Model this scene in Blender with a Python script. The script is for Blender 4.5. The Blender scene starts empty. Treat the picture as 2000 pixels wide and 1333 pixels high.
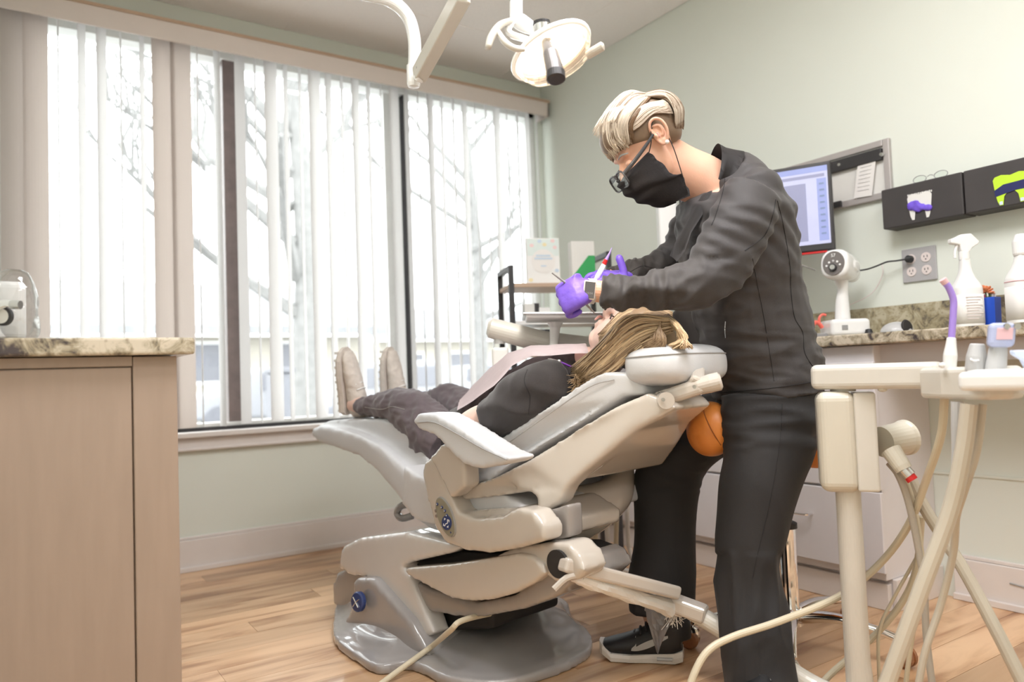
import bpy, bmesh, math, random
import numpy as np
from mathutils import Vector, Matrix, noise, geometry
random.seed(7)
SC = bpy.context.scene
COL = SC.collection
PI = math.pi

# ------------------------------------------------------------------ camera
F = 1456.0
_a = np.array([2183., 14.5, -F]); _b = np.array([-970., -102.5, -F])
A_ = _a/np.linalg.norm(_a); B_ = _b-A_*_b.dot(A_); B_ /= np.linalg.norm(B_); Z_ = np.cross(A_, B_)
R_ = np.array([A_, B_, Z_])              # rows: world axes seen from the camera
EYE = Vector((0, 0, .8))
cam_d = bpy.data.cameras.new('camera'); cam = bpy.data.objects.new('camera', cam_d); COL.objects.link(cam)
cam.matrix_world = Matrix.Translation(EYE) @ Matrix([list(map(float, r)) for r in R_]).to_4x4()
cam_d.sensor_width = 36; cam_d.lens = F/2000*36; cam_d.clip_start = .05; cam_d.clip_end = 200
cam_d.dof.use_dof = True; cam_d.dof.focus_distance = 1.92; cam_d.dof.aperture_fstop = 2.1
SC.camera = cam

# ------------------------------------------------------------------ world, lamps, exposure
wd = bpy.data.worlds.new('world'); SC.world = wd; wd.use_nodes = True
bg = wd.node_tree.nodes['Background']; bg.inputs[0].default_value = (.96, .98, 1, 1); bg.inputs[1].default_value = 3.0
def area(name, loc, size, power, color, rot=(0, 0, 0)):
    l = bpy.data.lights.new(name, 'AREA'); l.shape = 'RECTANGLE'; l.size, l.size_y = size
    l.energy = power; l.color = color
    o = bpy.data.objects.new(name, l); COL.objects.link(o); o.location = loc; o.rotation_euler = rot
    return o
WARM = (.99, .98, 1)
area('ceiling_fill_lamp', (.95, .95, 2.49), (1.15, .6), 18, WARM)  # fill panels added on the unseen part of the ceiling to brighten the room
area('ceiling_fill_lamp', (1.25, -.1, 2.49), (1.15, .6), 12, WARM)
area('ceiling_fill_lamp', (1.25, -1.5, 2.49), (1.15, .6), 8, WARM)
_p = area('window_portal', (1.27, 3.68, 1.45), (2.5, 1.7), 1, (1, 1, 1), (math.radians(-90), 0, 0)); _p.data.cycles.is_portal = True
SC.view_settings.view_transform = 'Standard'; SC.view_settings.look = 'None'
SC.view_settings.exposure = 1.15; SC.view_settings.gamma = 1
SC.view_settings.use_curve_mapping = False
SC.cycles.use_denoising = True
SC.cycles.max_bounces = 10; SC.cycles.diffuse_bounces = 5; SC.cycles.transparent_max_bounces = 16
SC.cycles.sample_clamp_indirect = 6

# ------------------------------------------------------------------ pixel helpers (photograph pixel -> point on a real plane)
def ray(px, py):
    return Vector([float(t) for t in R_ @ (np.array([px-1000, -(py-666.5), -F])/F)])
def D(px, py, d): return EYE+ray(px, py)*d
def PL(px, py, n, p0):
    r = ray(px, py); n = Vector(n); return EYE+r*((Vector(p0)-EYE).dot(n)/r.dot(n))
def PX(px, py, x): return PL(px, py, (1, 0, 0), (x, 0, 0))
def PY(px, py, y): return PL(px, py, (0, 1, 0), (0, y, 0))
def PZ(px, py, z): return PL(px, py, (0, 0, 1), (0, 0, z))
CR = Vector([float(t) for t in R_[:, 0]]); CU = Vector([float(t) for t in R_[:, 1]]); CF = -Vector([float(t) for t in R_[:, 2]])
UP = Vector((0, 0, 1))
# chair frame: u towards the feet, v away from the camera
CO = Vector((1.26, 2.0, 0)); CU_ = Vector((-.17, .985, 0)).normalized(); CV_ = Vector((CU_.y, -CU_.x, 0))
def W(u, v, z): return CO+CU_*u+CV_*v+Vector((0, 0, z))
def S(px, py, v): return PL(px, py, CV_, CO+CV_*v)
def UVZ(p): q = p-CO; return (q.dot(CU_), q.dot(CV_), p.z)

# ------------------------------------------------------------------ materials
M = {}
def nt(name):
    m = bpy.data.materials.new(name); m.use_nodes = True; t = m.node_tree
    return m, t, t.nodes, t.links, t.nodes['Principled BSDF']
def mat(name, col, rough=.5, metal=0, var=.04, scale=12, bump=0, bscale=60, coat=0, trans=0, emit=None, estr=0, stretch=None, spec=None, sheen=0, alpha=None):
    m, t, N, L, b = nt(name)
    b.inputs['Roughness'].default_value = rough; b.inputs['Metallic'].default_value = metal
    b.inputs['Coat Weight'].default_value = coat; b.inputs['Transmission Weight'].default_value = trans
    if spec is not None: b.inputs['Specular IOR Level'].default_value = spec
    if sheen: b.inputs['Sheen Weight'].default_value = sheen
    tc = N.new('ShaderNodeTexCoord'); src = tc.outputs['Object']
    if stretch:
        mp = N.new('ShaderNodeMapping'); mp.inputs['Scale'].default_value = stretch; L.new(src, mp.inputs[0]); src = mp.outputs[0]
    n = N.new('ShaderNodeTexNoise'); n.inputs['Scale'].default_value = scale; n.inputs['Detail'].default_value = 4; L.new(src, n.inputs[0])
    r = N.new('ShaderNodeValToRGB'); c = Vector(col)
    r.color_ramp.elements[0].position = .3; r.color_ramp.elements[1].position = .7
    r.color_ramp.elements[0].color = (*[max(0, x*(1-var)) for x in c], 1); r.color_ramp.elements[1].color = (*[min(1, x*(1+var)) for x in c], 1)
    L.new(n.outputs[0], r.inputs[0]); L.new(r.outputs[0], b.inputs['Base Color'])
    if bump:
        n2 = N.new('ShaderNodeTexNoise'); n2.inputs['Scale'].default_value = bscale; L.new(src, n2.inputs[0])
        bp = N.new('ShaderNodeBump'); bp.inputs['Strength'].default_value = bump; bp.inputs['Distance'].default_value = .002
        L.new(n2.outputs[0], bp.inputs['Height']); L.new(bp.outputs[0], b.inputs['Normal'])
    if emit: b.inputs['Emission Color'].default_value = (*emit, 1); b.inputs['Emission Strength'].default_value = estr
    if alpha is not None: b.inputs['Alpha'].default_value = alpha
    M[name] = m; return m
def srgb(r, g, b):
    f = lambda c: (c/255/12.92) if c/255 < .04045 else ((c/255+.055)/1.055)**2.4
    return (f(r), f(g), f(b))
mat('wall_paint', (.735, .77, .705), .75, var=.012, scale=2, bump=.06, bscale=220)
mat('trim_paint', (.74, .69, .66), .4, var=.02)
mat('ceiling', (.92, .875, .85), .9, var=.03, scale=90, bump=.2, bscale=150)
mat('cab_white', (.72, .69, .70), .4, var=.015)
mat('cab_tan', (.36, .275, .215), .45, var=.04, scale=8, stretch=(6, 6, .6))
mat('valance', (.72, .65, .61), .5, var=.02)
mat('frame_brown', (.20, .155, .145), .5, var=.12, scale=25)
mat('frame_white', (.78, .78, .76), .4)
mat('black_rubber', (.02, .02, .022), .5)
mat('black_metal', (.035, .033, .035), .4)
mat('steel', (.62, .62, .62), .22, metal=1)
mat('chrome', (.86, .86, .87), .07, metal=1, var=.01)
mat('vinyl', (.60, .605, .625), .33, var=.015, bump=.12, bscale=350)
mat('plastic', (.54, .49, .435), .16, var=.015, coat=.7)
mat('plastic_white', (.66, .645, .635), .14, var=.015, coat=.8)
mat('plastic_grey', (.29, .265, .25), .18, var=.04, coat=.6)
mat('base_grey', (.36, .345, .345), .2, var=.03, coat=.8)
mat('cream', (.60, .56, .47), .3, var=.02, coat=.2)
mat('cream_white', (.63, .60, .54), .3, var=.02, coat=.2)
mat('hose', (.62, .55, .41), .4, var=.03)
mat('hose_grey', (.42, .38, .32), .4, var=.04)
mat('tube_tan', (.55, .50, .41), .3, var=.03)
mat('seam', (.34, .33, .32), .6)
mat('white', (.82, .82, .81), .35, var=.01)
mat('white_gloss', (.84, .84, .83), .15, var=.01, coat=.4)
mat('offwhite', (.74, .73, .70), .5, var=.02)
mat('paper', (.80, .78, .76), .8, var=.02)
mat('bib', (.84, .73, .74), .85, var=.03, scale=30, bump=.3, bscale=60)
mat('orange', (.70, .24, .045), .42, var=.08, scale=8, bump=.15, bscale=200)
mat('orange_seam', (.25, .07, .01), .6)
mat('jacket', (.036, .031, .031), .66, var=.10, scale=500, bump=.25, bscale=900, sheen=.12)
mat('jacket_seam', (.012, .011, .012), .8)
mat('trousers', (.017, .0155, .0165), .75, var=.10, scale=600, bump=.3, bscale=1000, sheen=.06)
mat('patient_top', (.030, .025, .026), .8, var=.12, scale=400, bump=.3, bscale=800, sheen=.25)
mat('patient_trousers', (.115, .090, .100), .75, var=.08, scale=300, bump=.2, bscale=600, sheen=.2)
mat('skin', (.70, .40, .28), .48, var=.06, scale=18, bump=.1, bscale=250)
M['skin'].node_tree.nodes['Principled BSDF'].inputs['Subsurface Weight'].default_value = .12
M['skin'].node_tree.nodes['Principled BSDF'].inputs['Subsurface Radius'].default_value = (.02, .008, .004)
mat('skin_pale', (.76, .52, .44), .48, var=.05, scale=18)
mat('lips', (.66, .34, .30), .4)
mat('mask', (.034, .029, .030), .8, var=.1, scale=300, bump=.3, bscale=500)
mat('glove', (.17, .09, .56), .48, var=.10, scale=30, bump=.5, bscale=90)
mat('shoe_black', (.012, .012, .014), .5, bump=.3, bscale=500)
mat('shoe_white', (.68, .64, .60), .5, var=.04)
mat('shoe_cream', (.64, .58, .53), .8, var=.06, scale=60, bump=.4, bscale=150)
mat('tape', (.38, .37, .38), .33, var=.15, scale=30, bump=.4, bscale=60, metal=.25)
mat('red', (.60, .02, .02), .35)
mat('coral', (.85, .16, .12), .4)
mat('purple_plastic', (.36, .24, .68), .4, var=.03)
mat('purple', (.22, .05, .45), .4)
mat('violet', (.16, .09, .62), .7, var=.2, scale=40)
mat('blue_cup', (.02, .08, .50), .35)
mat('box_black', (.045, .040, .040), .55, var=.1, bump=.1)
mat('lime', (.50, .75, .03), .5)
mat('navy', (.01, .015, .10), .5)
mat('green', (.03, .36, .10), .5)
mat('magenta', (.60, .02, .26), .5)
mat('pink', (.85, .10, .30), .5)
mat('flower', (.85, .30, .14), .7, var=.2)
mat('leaf', (.12, .18, .08), .6)
mat('outlet_plate', (.42, .41, .42), .4)
mat('frame_grey', (.46, .43, .42), .4, metal=.2)
mat('outlet', (.74, .66, .64), .4)
mat('dark_hole', (.02, .018, .018), .7)
mat('logo_blue', (.03, .05, .16), .3)
mat('panel_olive', (.26, .24, .18), .4)
mat('shelf_wood', (.50, .36, .26), .5)
mat('light_glass', (.9, .9, .88), .1, trans=.0, coat=.3, emit=(1, .90, .76), estr=.1)
mat('light_core', (1, 1, .95), .3, emit=(1, .92, .78), estr=2.2)
mat('amber', (.55, .25, .12), .2, trans=.5)
mat('lens_grey', (.16, .145, .14), .25)
mat('watch_glass', (.10, .095, .095), .3)
mat('grey_device', (.50, .50, .50), .3)
mat('blue_glass', (.42, .46, .66), .2, coat=.3)
mat('pinkish', (.70, .45, .48), .3)
mat('pale_blue', (.60, .68, .86), .4)
mat('asphalt', (.36, .36, .36), .9, var=.05, scale=3)
mat('brick_pale', (.40, .37, .32), .9)
mat('roof_pale', (.24, .24, .25), .9, scale=3, var=.1)
mat('bark', (.19, .185, .18), .9, var=.15)
mat('snowy', (.62, .62, .61), .9)
mat('car_dark', (.15, .15, .17), .4)
mat('car_pale', (.26, .26, .28), .4)
mat('lash', (.02, .012, .01), .6)
mat('eye_white', (.8, .78, .75), .2)
mat('hanger', (.3, .3, .3), .4)

def granite(name, base, dark, mid):
    m, t, N, L, b = nt(name); b.inputs['Roughness'].default_value = .18
    tc = N.new('ShaderNodeTexCoord')
    n = N.new('ShaderNodeTexNoise'); n.inputs['Scale'].default_value = 22; n.inputs['Detail'].default_value = 8; n.inputs['Roughness'].default_value = .65; n.inputs['Distortion'].default_value = .8
    L.new(tc.outputs['Object'], n.inputs[0])
    r = N.new('ShaderNodeValToRGB'); e = r.color_ramp.elements
    e[0].position = .36; e[0].color = (*dark, 1); e[1].position = .60; e[1].color = (*base, 1)
    k = r.color_ramp.elements.new(.46); k.color = (*mid, 1)
    v = N.new('ShaderNodeTexVoronoi'); v.inputs['Scale'].default_value = 70; L.new(tc.outputs['Object'], v.inputs[0])
    r2 = N.new('ShaderNodeValToRGB'); r2.color_ramp.elements[0].position = .1; r2.color_ramp.elements[0].color = (.35, .3, .25, 1); r2.color_ramp.elements[1].position = .32; r2.color_ramp.elements[1].color = (1, 1, 1, 1)
    L.new(v.outputs['Distance'], r2.inputs[0]); L.new(n.outputs[0], r.inputs[0])
    mx = N.new('ShaderNodeMix'); mx.data_type = 'RGBA'; mx.blend_type = 'MULTIPLY'; mx.inputs[0].default_value = .45
    L.new(r.outputs[0], mx.inputs[6]); L.new(r2.outputs[0], mx.inputs[7]); L.new(mx.outputs[2], b.inputs['Base Color'])
    M[name] = m
granite('granite', (.60, .53, .42), (.07, .055, .055), (.34, .29, .20))
granite('granite_dark', (.50, .45, .33), (.12, .10, .08), (.34, .29, .18))

def wood():
    m, t, N, L, b = nt('plank_wood'); b.inputs['Roughness'].default_value = .3; b.inputs['Coat Weight'].default_value = .15
    tc = N.new('ShaderNodeTexCoord'); oi = N.new('ShaderNodeObjectInfo')
    ad = N.new('ShaderNodeVectorMath'); ad.operation = 'ADD'
    cb = N.new('ShaderNodeVectorMath'); cb.operation = 'SCALE'; cb.inputs['Scale'].default_value = 1
    cx = N.new('ShaderNodeCombineXYZ'); ml = N.new('ShaderNodeMath'); ml.operation = 'MULTIPLY'; ml.inputs[1].default_value = 37.
    L.new(oi.outputs['Random'], ml.inputs[0]); L.new(ml.outputs[0], cx.inputs[0]); L.new(ml.outputs[0], cx.inputs[1]); L.new(cx.outputs[0], cb.inputs[0])
    L.new(tc.outputs['Object'], ad.inputs[0]); L.new(cb.outputs[0], ad.inputs[1])
    mp = N.new('ShaderNodeMapping'); mp.inputs['Scale'].default_value = (1.3, 10, 1); L.new(ad.outputs[0], mp.inputs[0])
    n = N.new('ShaderNodeTexNoise'); n.inputs['Scale'].default_value = 1.3; n.inputs['Detail'].default_value = 6; n.inputs['Distortion'].default_value = .7; L.new(mp.outputs[0], n.inputs[0])
    r = N.new('ShaderNodeValToRGB'); e = r.color_ramp.elements
    e[0].position = .30; e[0].color = (.25, .105, .038, 1); e[1].position = .62; e[1].color = (.70, .44, .235, 1)
    k = e.new(.42); k.color = (.46, .235, .10, 1); k = e.new(.5); k.color = (.60, .355, .175, 1)
    L.new(n.outputs[0], r.inputs[0])
    hs = N.new('ShaderNodeHueSaturation'); hs.inputs['Saturation'].default_value = .92
    mr = N.new('ShaderNodeMapRange'); mr.inputs['To Min'].default_value = .78; mr.inputs['To Max'].default_value = 1.18
    L.new(oi.outputs['Random'], mr.inputs[0]); L.new(mr.outputs[0], hs.inputs['Value']); L.new(r.outputs[0], hs.inputs['Color']); L.new(hs.outputs[0], b.inputs['Base Color'])
    M['plank_wood'] = m
wood()
def vane_mat(name, col, tr):
    m, t, N, L, b = nt(name); b.inputs['Base Color'].default_value = (*col, 1); b.inputs['Roughness'].default_value = .6
    tl = N.new('ShaderNodeBsdfTranslucent'); tl.inputs[0].default_value = (*col, 1)
    mx = N.new('ShaderNodeMixShader'); mx.inputs[0].default_value = tr
    L.new(b.outputs[0], mx.inputs[1]); L.new(tl.outputs[0], mx.inputs[2]); L.new(mx.outputs[0], N['Material Output'].inputs[0]); M[name] = m
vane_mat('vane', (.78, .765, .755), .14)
vane_mat('vane_shaded', (.60, .545, .51), .05)  # same vanes, with the shade of the face-on overlapping ones put into the colour
vane_mat('hair_fine', (.8, .6, .4), .2)
def glass_mat(name, tint=(1, 1, 1), f=.06):
    m, t, N, L, b = nt(name)
    tr = N.new('ShaderNodeBsdfTransparent'); tr.inputs[0].default_value = (*tint, 1)
    gl = N.new('ShaderNodeBsdfGlossy'); gl.inputs['Roughness'].default_value = .02
    lw = N.new('ShaderNodeLayerWeight'); lw.inputs[0].default_value = .15
    mt = N.new('ShaderNodeMath'); mt.operation = 'MULTIPLY_ADD'; mt.inputs[1].default_value = .5; mt.inputs[2].default_value = f
    L.new(lw.outputs['Fresnel'], mt.inputs[0])
    mx = N.new('ShaderNodeMixShader'); L.new(mt.outputs[0], mx.inputs[0]); L.new(tr.outputs[0], mx.inputs[1]); L.new(gl.outputs[0], mx.inputs[2])
    L.new(mx.outputs[0], N['Material Output'].inputs[0]); M[name] = m
glass_mat('glass', (.97, .99, .98), .02); glass_mat('clear_plastic', (.90, .86, .82), .06); glass_mat('bag', (.90, .90, .90), .10)
def hair_mat(name, dark, lightc, sc):
    m, t, N, L, b = nt(name); b.inputs['Roughness'].default_value = .42; b.inputs['Specular IOR Level'].default_value = .4
    at = N.new('ShaderNodeVertexColor'); at.layer_name = 'tone'
    r = N.new('ShaderNodeValToRGB'); r.color_ramp.elements[0].color = (*dark, 1); r.color_ramp.elements[1].color = (*lightc, 1)
    L.new(at.outputs[0], r.inputs[0]); L.new(r.outputs[0], b.inputs['Base Color'])
    M[name] = m
hair_mat('hair_short', (.13, .07, .032), (.88, .77, .63), 1)
hair_mat('hair_long', (.13, .075, .04), (.74, .54, .33), 1)

# ------------------------------------------------------------------ geometry helpers
def V(*a): return Vector(a)
def frames(pts, up=None):
    n = len(pts); T = []
    for i in range(n):
        t = (pts[min(i+1, n-1)]-pts[max(i-1, 0)]); T.append(t.normalized() if t.length > 1e-9 else Vector((0, 0, 1)))
    a = Vector(up) if up is not None else (Vector((0, 0, 1)) if abs(T[0].z) < .9 else Vector((1, 0, 0)))
    out = []
    for t in T:
        s = a-t*a.dot(t)
        if s.length < 1e-5: s = t.orthogonal()
        s.normalize(); out.append((t, s, t.cross(s)));
        if up is None: a = s
    return out
def catmull(P, n):
    """P: list of tuples/lists of floats; resample n per segment"""
    P = [np.array(p, float) for p in P]
    if len(P) < 3:
        return [P[0]+(P[-1]-P[0])*i/n for i in range(n+1)]
    Q = [2*P[0]-P[1]]+P+[2*P[-1]-P[-2]]; out = []
    for i in range(1, len(Q)-2):
        for k in range(n):
            t = k/n
            out.append(.5*((2*Q[i])+(Q[i+1]-Q[i-1])*t+(2*Q[i-1]-5*Q[i]+4*Q[i+1]-Q[i+2])*t*t+(3*Q[i]-Q[i-1]-3*Q[i+1]+Q[i+2])*t**3))
    out.append(P[-1]); return out
class MB:
    def __init__(s): s.bm = bmesh.new(); s.mi = 0
    def _f(s, vs):
        try: f = s.bm.faces.new(vs); f.material_index = s.mi; return f
        except ValueError: return None
    def box(s, c, d, ax=None, taper=0):
        c = Vector(c); X, Y, Zz = [Vector(a) for a in (ax or ((1, 0, 0), (0, 1, 0), (0, 0, 1)))]
        vs = []
        for k in (-1, 1):
            for (i, j) in ((-1, -1), (1, -1), (1, 1), (-1, 1)):
                q = 1-taper*(k > 0)
                vs.append(s.bm.verts.new(c+X*(i*d[0]/2*q)+Y*(j*d[1]/2*q)+Zz*(k*d[2]/2)))
        for q in ((3, 2, 1, 0), (4, 5, 6, 7), (0, 1, 5, 4), (1, 2, 6, 5), (2, 3, 7, 6), (3, 0, 4, 7)): s._f([vs[i] for i in q])
        return s
    def mm(s, a, b): return s.box([(a[i]+b[i])/2 for i in range(3)], [abs(b[i]-a[i]) for i in range(3)])
    def beam(s, p, q, w, h, up=(0, 0, 1)):
        p, q = Vector(p), Vector(q); t = (q-p).normalized(); sd = t.cross(Vector(up)).normalized(); u = sd.cross(t)
        return s.box((p+q)/2, ((q-p).length, w, h), (t, sd, u))
    def tube(s, pts, r, seg=12, smooth=0, up=None, flat=1., cap=True):
        pts = [Vector(p) for p in pts]; rr = list(r) if isinstance(r, (list, tuple)) else [r]*len(pts)
        if smooth:
            q = catmull([(*p, x) for p, x in zip(pts, rr)], smooth); pts = [Vector(a[:3]) for a in q]; rr = [max(float(a[3]), 1e-5) for a in q]
        fr = frames(pts, up); rings = []
        for (t, a, b), p, x in zip(fr, pts, rr):
            rings.append([s.bm.verts.new(p+a*(math.cos(2*PI*k/seg)*x)+b*(math.sin(2*PI*k/seg)*x*flat)) for k in range(seg)])
        s._rings(rings, cap); return s
    def _rings(s, rings, cap=True):
        n = len(rings[0])
        for A, B in zip(rings, rings[1:]):
            for k in range(n): s._f((A[k], A[(k+1) % n], B[(k+1) % n], B[k]))
        if cap: s._f(rings[0][::-1]); s._f(rings[-1])
    def limb(s, st, seg=28, n=6, up=None, fn=None, pw=2.):
        """st: [(point, ra, rb)], ra along up, rb across"""
        q = catmull([(*p, a, b) for p, a, b in st], n); pts = [Vector(x[:3]) for x in q]; fr = frames(pts, up); rings = []
        N = len(pts)
        for i, ((t, a, b), p, x) in enumerate(zip(fr, pts, q)):
            ring = []
            for k in range(seg):
                th = 2*PI*k/seg; c, sn = math.cos(th), math.sin(th)
                c2 = math.copysign(abs(c)**(2/pw), c); s2 = math.copysign(abs(sn)**(2/pw), sn)
                g = 1+(fn(i/(N-1), th) if fn else 0)
                ring.append(s.bm.verts.new(p+a*(c2*x[3]*g)+b*(s2*x[4]*g)))
            rings.append(ring)
        s._rings(rings); return s
    def ell(s, c, r, ax=None, seg=20, rg=12, pw=2.):
        c = Vector(c); X, Y, Zz = [Vector(a) for a in (ax or ((1, 0, 0), (0, 1, 0), (0, 0, 1)))]
        r = (r, r, r) if not isinstance(r, (tuple, list)) else r
        rings = []; e = lambda t: math.copysign(abs(t)**(2/pw), t)
        top = s.bm.verts.new(c+Zz*r[2]); bot = s.bm.verts.new(c-Zz*r[2])
        for i in range(1, rg):
            ph = PI*i/rg-PI/2
            rings.append([s.bm.verts.new(c+X*(e(math.cos(ph))*e(math.cos(2*PI*k/seg))*r[0])+Y*(e(math.cos(ph))*e(math.sin(2*PI*k/seg))*r[1])+Zz*(e(math.sin(ph))*r[2])) for k in range(seg)])
        s._rings(rings, False)
        for k in range(seg):
            s._f((bot, rings[0][(k+1) % seg], rings[0][k])); s._f((top, rings[-1][k], rings[-1][(k+1) % seg]))
        return s
    def prism(s, pts, vec):
        """closed solid: polygon pts (3D) extruded by vec"""
        pts = [Vector(p) for p in pts]; vec = Vector(vec)
        a = [s.bm.verts.new(p) for p in pts]; b = [s.bm.verts.new(p+vec) for p in pts]; n = len(pts)
        for i in range(n): s._f((a[i], a[(i+1) % n], b[(i+1) % n], b[i]))
        s._f(a[::-1]); s._f(b); return s
    def lathe(s, prof, o, axis=(0, 0, 1), seg=24):
        o = Vector(o); t = Vector(axis).normalized(); a = t.orthogonal().normalized(); b = t.cross(a)
        rings = [[s.bm.verts.new(o+t*h+a*(math.cos(2*PI*k/seg)*max(r, 1e-5))+b*(math.sin(2*PI*k/seg)*max(r, 1e-5))) for k in range(seg)] for r, h in prof]
        s._rings(rings); return s
    def quad(s, *p): s._f([s.bm.verts.new(Vector(x)) for x in p]); return s
    def text(s, txt, c, size, right, up, depth=.0006):
        cu = bpy.data.curves.new('t', 'FONT'); cu.body = txt; cu.size = size; cu.extrude = depth; cu.align_x = 'CENTER'; cu.align_y = 'CENTER'; cu.resolution_u = 3
        o = bpy.data.objects.new('t', cu); me = bpy.data.meshes.new_from_object(o)
        R = Matrix((Vector(right), Vector(up), Vector(right).cross(Vector(up)))).transposed().to_4x4()
        me.transform(Matrix.Translation(Vector(c)) @ R)
        n0 = len(s.bm.faces); s.bm.from_mesh(me); s.bm.faces.ensure_lookup_table()
        for f in s.bm.faces[n0:]: f.material_index = s.mi
        bpy.data.objects.remove(o); bpy.data.curves.remove(cu); bpy.data.meshes.remove(me); return s
def base_of(parent):
    o = Vector((0, 0, 0)); p = parent
    while p is not None: o += p.location; p = p.parent
    return o
def finish(name, me, m, parent, smooth=True):
    me.materials.clear()
    for x in (m if isinstance(m, (list, tuple)) else [m]): me.materials.append(M[x])
    if smooth is True: me.polygons.foreach_set('use_smooth', [True]*len(me.polygons))
    elif smooth: me.shade_smooth_by_angle(math.radians(smooth)) if hasattr(me, 'shade_smooth_by_angle') else None
    o = bpy.data.objects.new(name, me); COL.objects.link(o)
    if parent is not None:
        me.transform(Matrix.Translation(-base_of(parent))); o.parent = parent
    else:
        co = np.empty(len(me.vertices)*3); me.vertices.foreach_get('co', co); co = co.reshape(-1, 3)
        c = Vector(((co[:, 0].min()+co[:, 0].max())/2, (co[:, 1].min()+co[:, 1].max())/2, co[:, 2].min()))
        me.transform(Matrix.Translation(-c)); o.location = c
    return o
def obj(name, mb, m, parent=None, bevel=0, seg=2, smooth=40, tag_=None):
    me = bpy.data.meshes.new(name); bmesh.ops.recalc_face_normals(mb.bm, faces=mb.bm.faces)
    if bevel:
        es = [e for e in mb.bm.edges if len(e.link_faces) == 2 and e.calc_face_angle(0) > math.radians(30)]
        bmesh.ops.bevel(mb.bm, geom=es, offset=bevel, segments=seg, profile=.5, affect='EDGES', clamp_overlap=True)
    mb.bm.to_mesh(me); mb.bm.free()
    o = finish(name, me, m, parent, smooth)
    if tag_: tag(o, *tag_)
    return o
def clay(name, mb, m, parent=None, vox=.008, it=6, disp=None, fac=.5, mats=None):
    bmesh.ops.recalc_face_normals(mb.bm, faces=mb.bm.faces)
    me = bpy.data.meshes.new(name); mb.bm.to_mesh(me); mb.bm.free()
    t = bpy.data.objects.new('t', me); COL.objects.link(t)
    r = t.modifiers.new('r', 'REMESH'); r.mode = 'VOXEL'; r.voxel_size = vox; r.adaptivity = 0
    if it: q = t.modifiers.new('s', 'SMOOTH'); q.factor = fac; q.iterations = it
    dg = bpy.context.evaluated_depsgraph_get(); dg.update(); me2 = bpy.data.meshes.new_from_object(t.evaluated_get(dg), depsgraph=dg)
    bpy.data.objects.remove(t); bpy.data.meshes.remove(me); me2.name = name
    if disp:
        no = [v.normal.copy() for v in me2.vertices]
        for v, n in zip(me2.vertices, no):
            d = disp(v.co)
            v.co += n*d
    o = finish(name, me2, m, parent, True)
    return o
def tag(o, label=None, cat=None, group=None, kind=None):
    if label: o['label'] = label
    if cat: o['category'] = cat
    if group: o['group'] = group
    if kind: o['kind'] = kind
    return o
def thing(name, label, cat, loc=(0, 0, 0), group=None):
    o = bpy.data.objects.new(name, None); COL.objects.link(o); o.location = loc; o.empty_display_size = .1
    return tag(o, label, cat, group)
def struct(name, mb, m, parent=None, bevel=0, smooth=40):
    o = obj(name, mb, m, parent, bevel, smooth=smooth)
    if parent is None: o['kind'] = 'structure'
    return o
def B3(c, d, ax=None): return MB().box(c, d, ax)
def MM(a, b): return MB().mm(a, b)
# ================================================================== SETTING
XL, XR, YB, YW, H = -.06, 2.627, -2.6, 3.53, 2.515
floor = struct('floor', MM((XL-.1, YB-.1, -.1), (XR+.1, YW+.1, -.006)), 'seam')
pw_, plen = .127, 1.21
pm = MM((0, 0, -.006), (plen-.0015, pw_-.0012, 0)); me = bpy.data.meshes.new('plank'); bmesh.ops.recalc_face_normals(pm.bm, faces=pm.bm.faces)
pm.bm.to_mesh(me); pm.bm.free(); me.materials.append(M['plank_wood'])
rowy = YW; ri = 0; foff = base_of(floor)
while rowy > YB:
    rowy -= pw_; ri += 1
    x = XL-[.2, .85, .5, 1.1, .05, .68][ri % 6]
    while x < XR:
        x0 = max(x, XL); x1 = min(x+plen, XR)
        if x1-x0 > .05:
            o = bpy.data.objects.new('plank', me); COL.objects.link(o); o.parent = floor
            o.location = V(x0, rowy, 0)-foff; o.scale = ((x1-x0)/plen, 1, 1)
        x += plen
ceil_ = struct('ceiling', MM((XL-.1, YB-.1, H+.012), (XR+.1, YW+.15, H+.1)), 'trim_paint')
me = bpy.data.meshes.new('tile'); tm = MM((.008, .008, 0), (.602, 1.212, .012)); bmesh.ops.recalc_face_normals(tm.bm, faces=tm.bm.faces); tm.bm.to_mesh(me); tm.bm.free(); me.materials.append(M['ceiling'])
xs = [XR-.30-.61*k for k in range(-1, 5)]; ys = [YW-.45-1.22*k for k in range(-1, 6)]
for x in xs:
    for y in ys:
        x0, x1, y0, y1 = max(x, XL), min(x+.61, XR), max(y, YB), min(y+1.22, YW)
        if x1-x0 > .03 and y1-y0 > .03:
            o = bpy.data.objects.new('tile', me); COL.objects.link(o); o.parent = ceil_
            o.location = V(x0, y0, H)-base_of(ceil_); o.scale = ((x1-x0)/.61, (y1-y0)/1.22, 1)
g = MB()
for x in xs: g.mm((x-.010, YB, H-.002), (x+.010, YW, H+.012))
for y in ys: g.mm((XL, y-.010, H-.002), (XR, y+.010, H+.012))
obj('grid_rail', g, 'ceiling', ceil_)
for yy in (.95, -.1, -1.5):
    f = MM((.66-(.2 if yy > .9 else 0), yy-.30, H-.012), (1.84-(.2 if yy > .9 else 0), yy+.30, H)); obj('fill_lamp_frame', f, 'frame_white', ceil_)  # frames for the added fill panels, out of view
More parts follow.
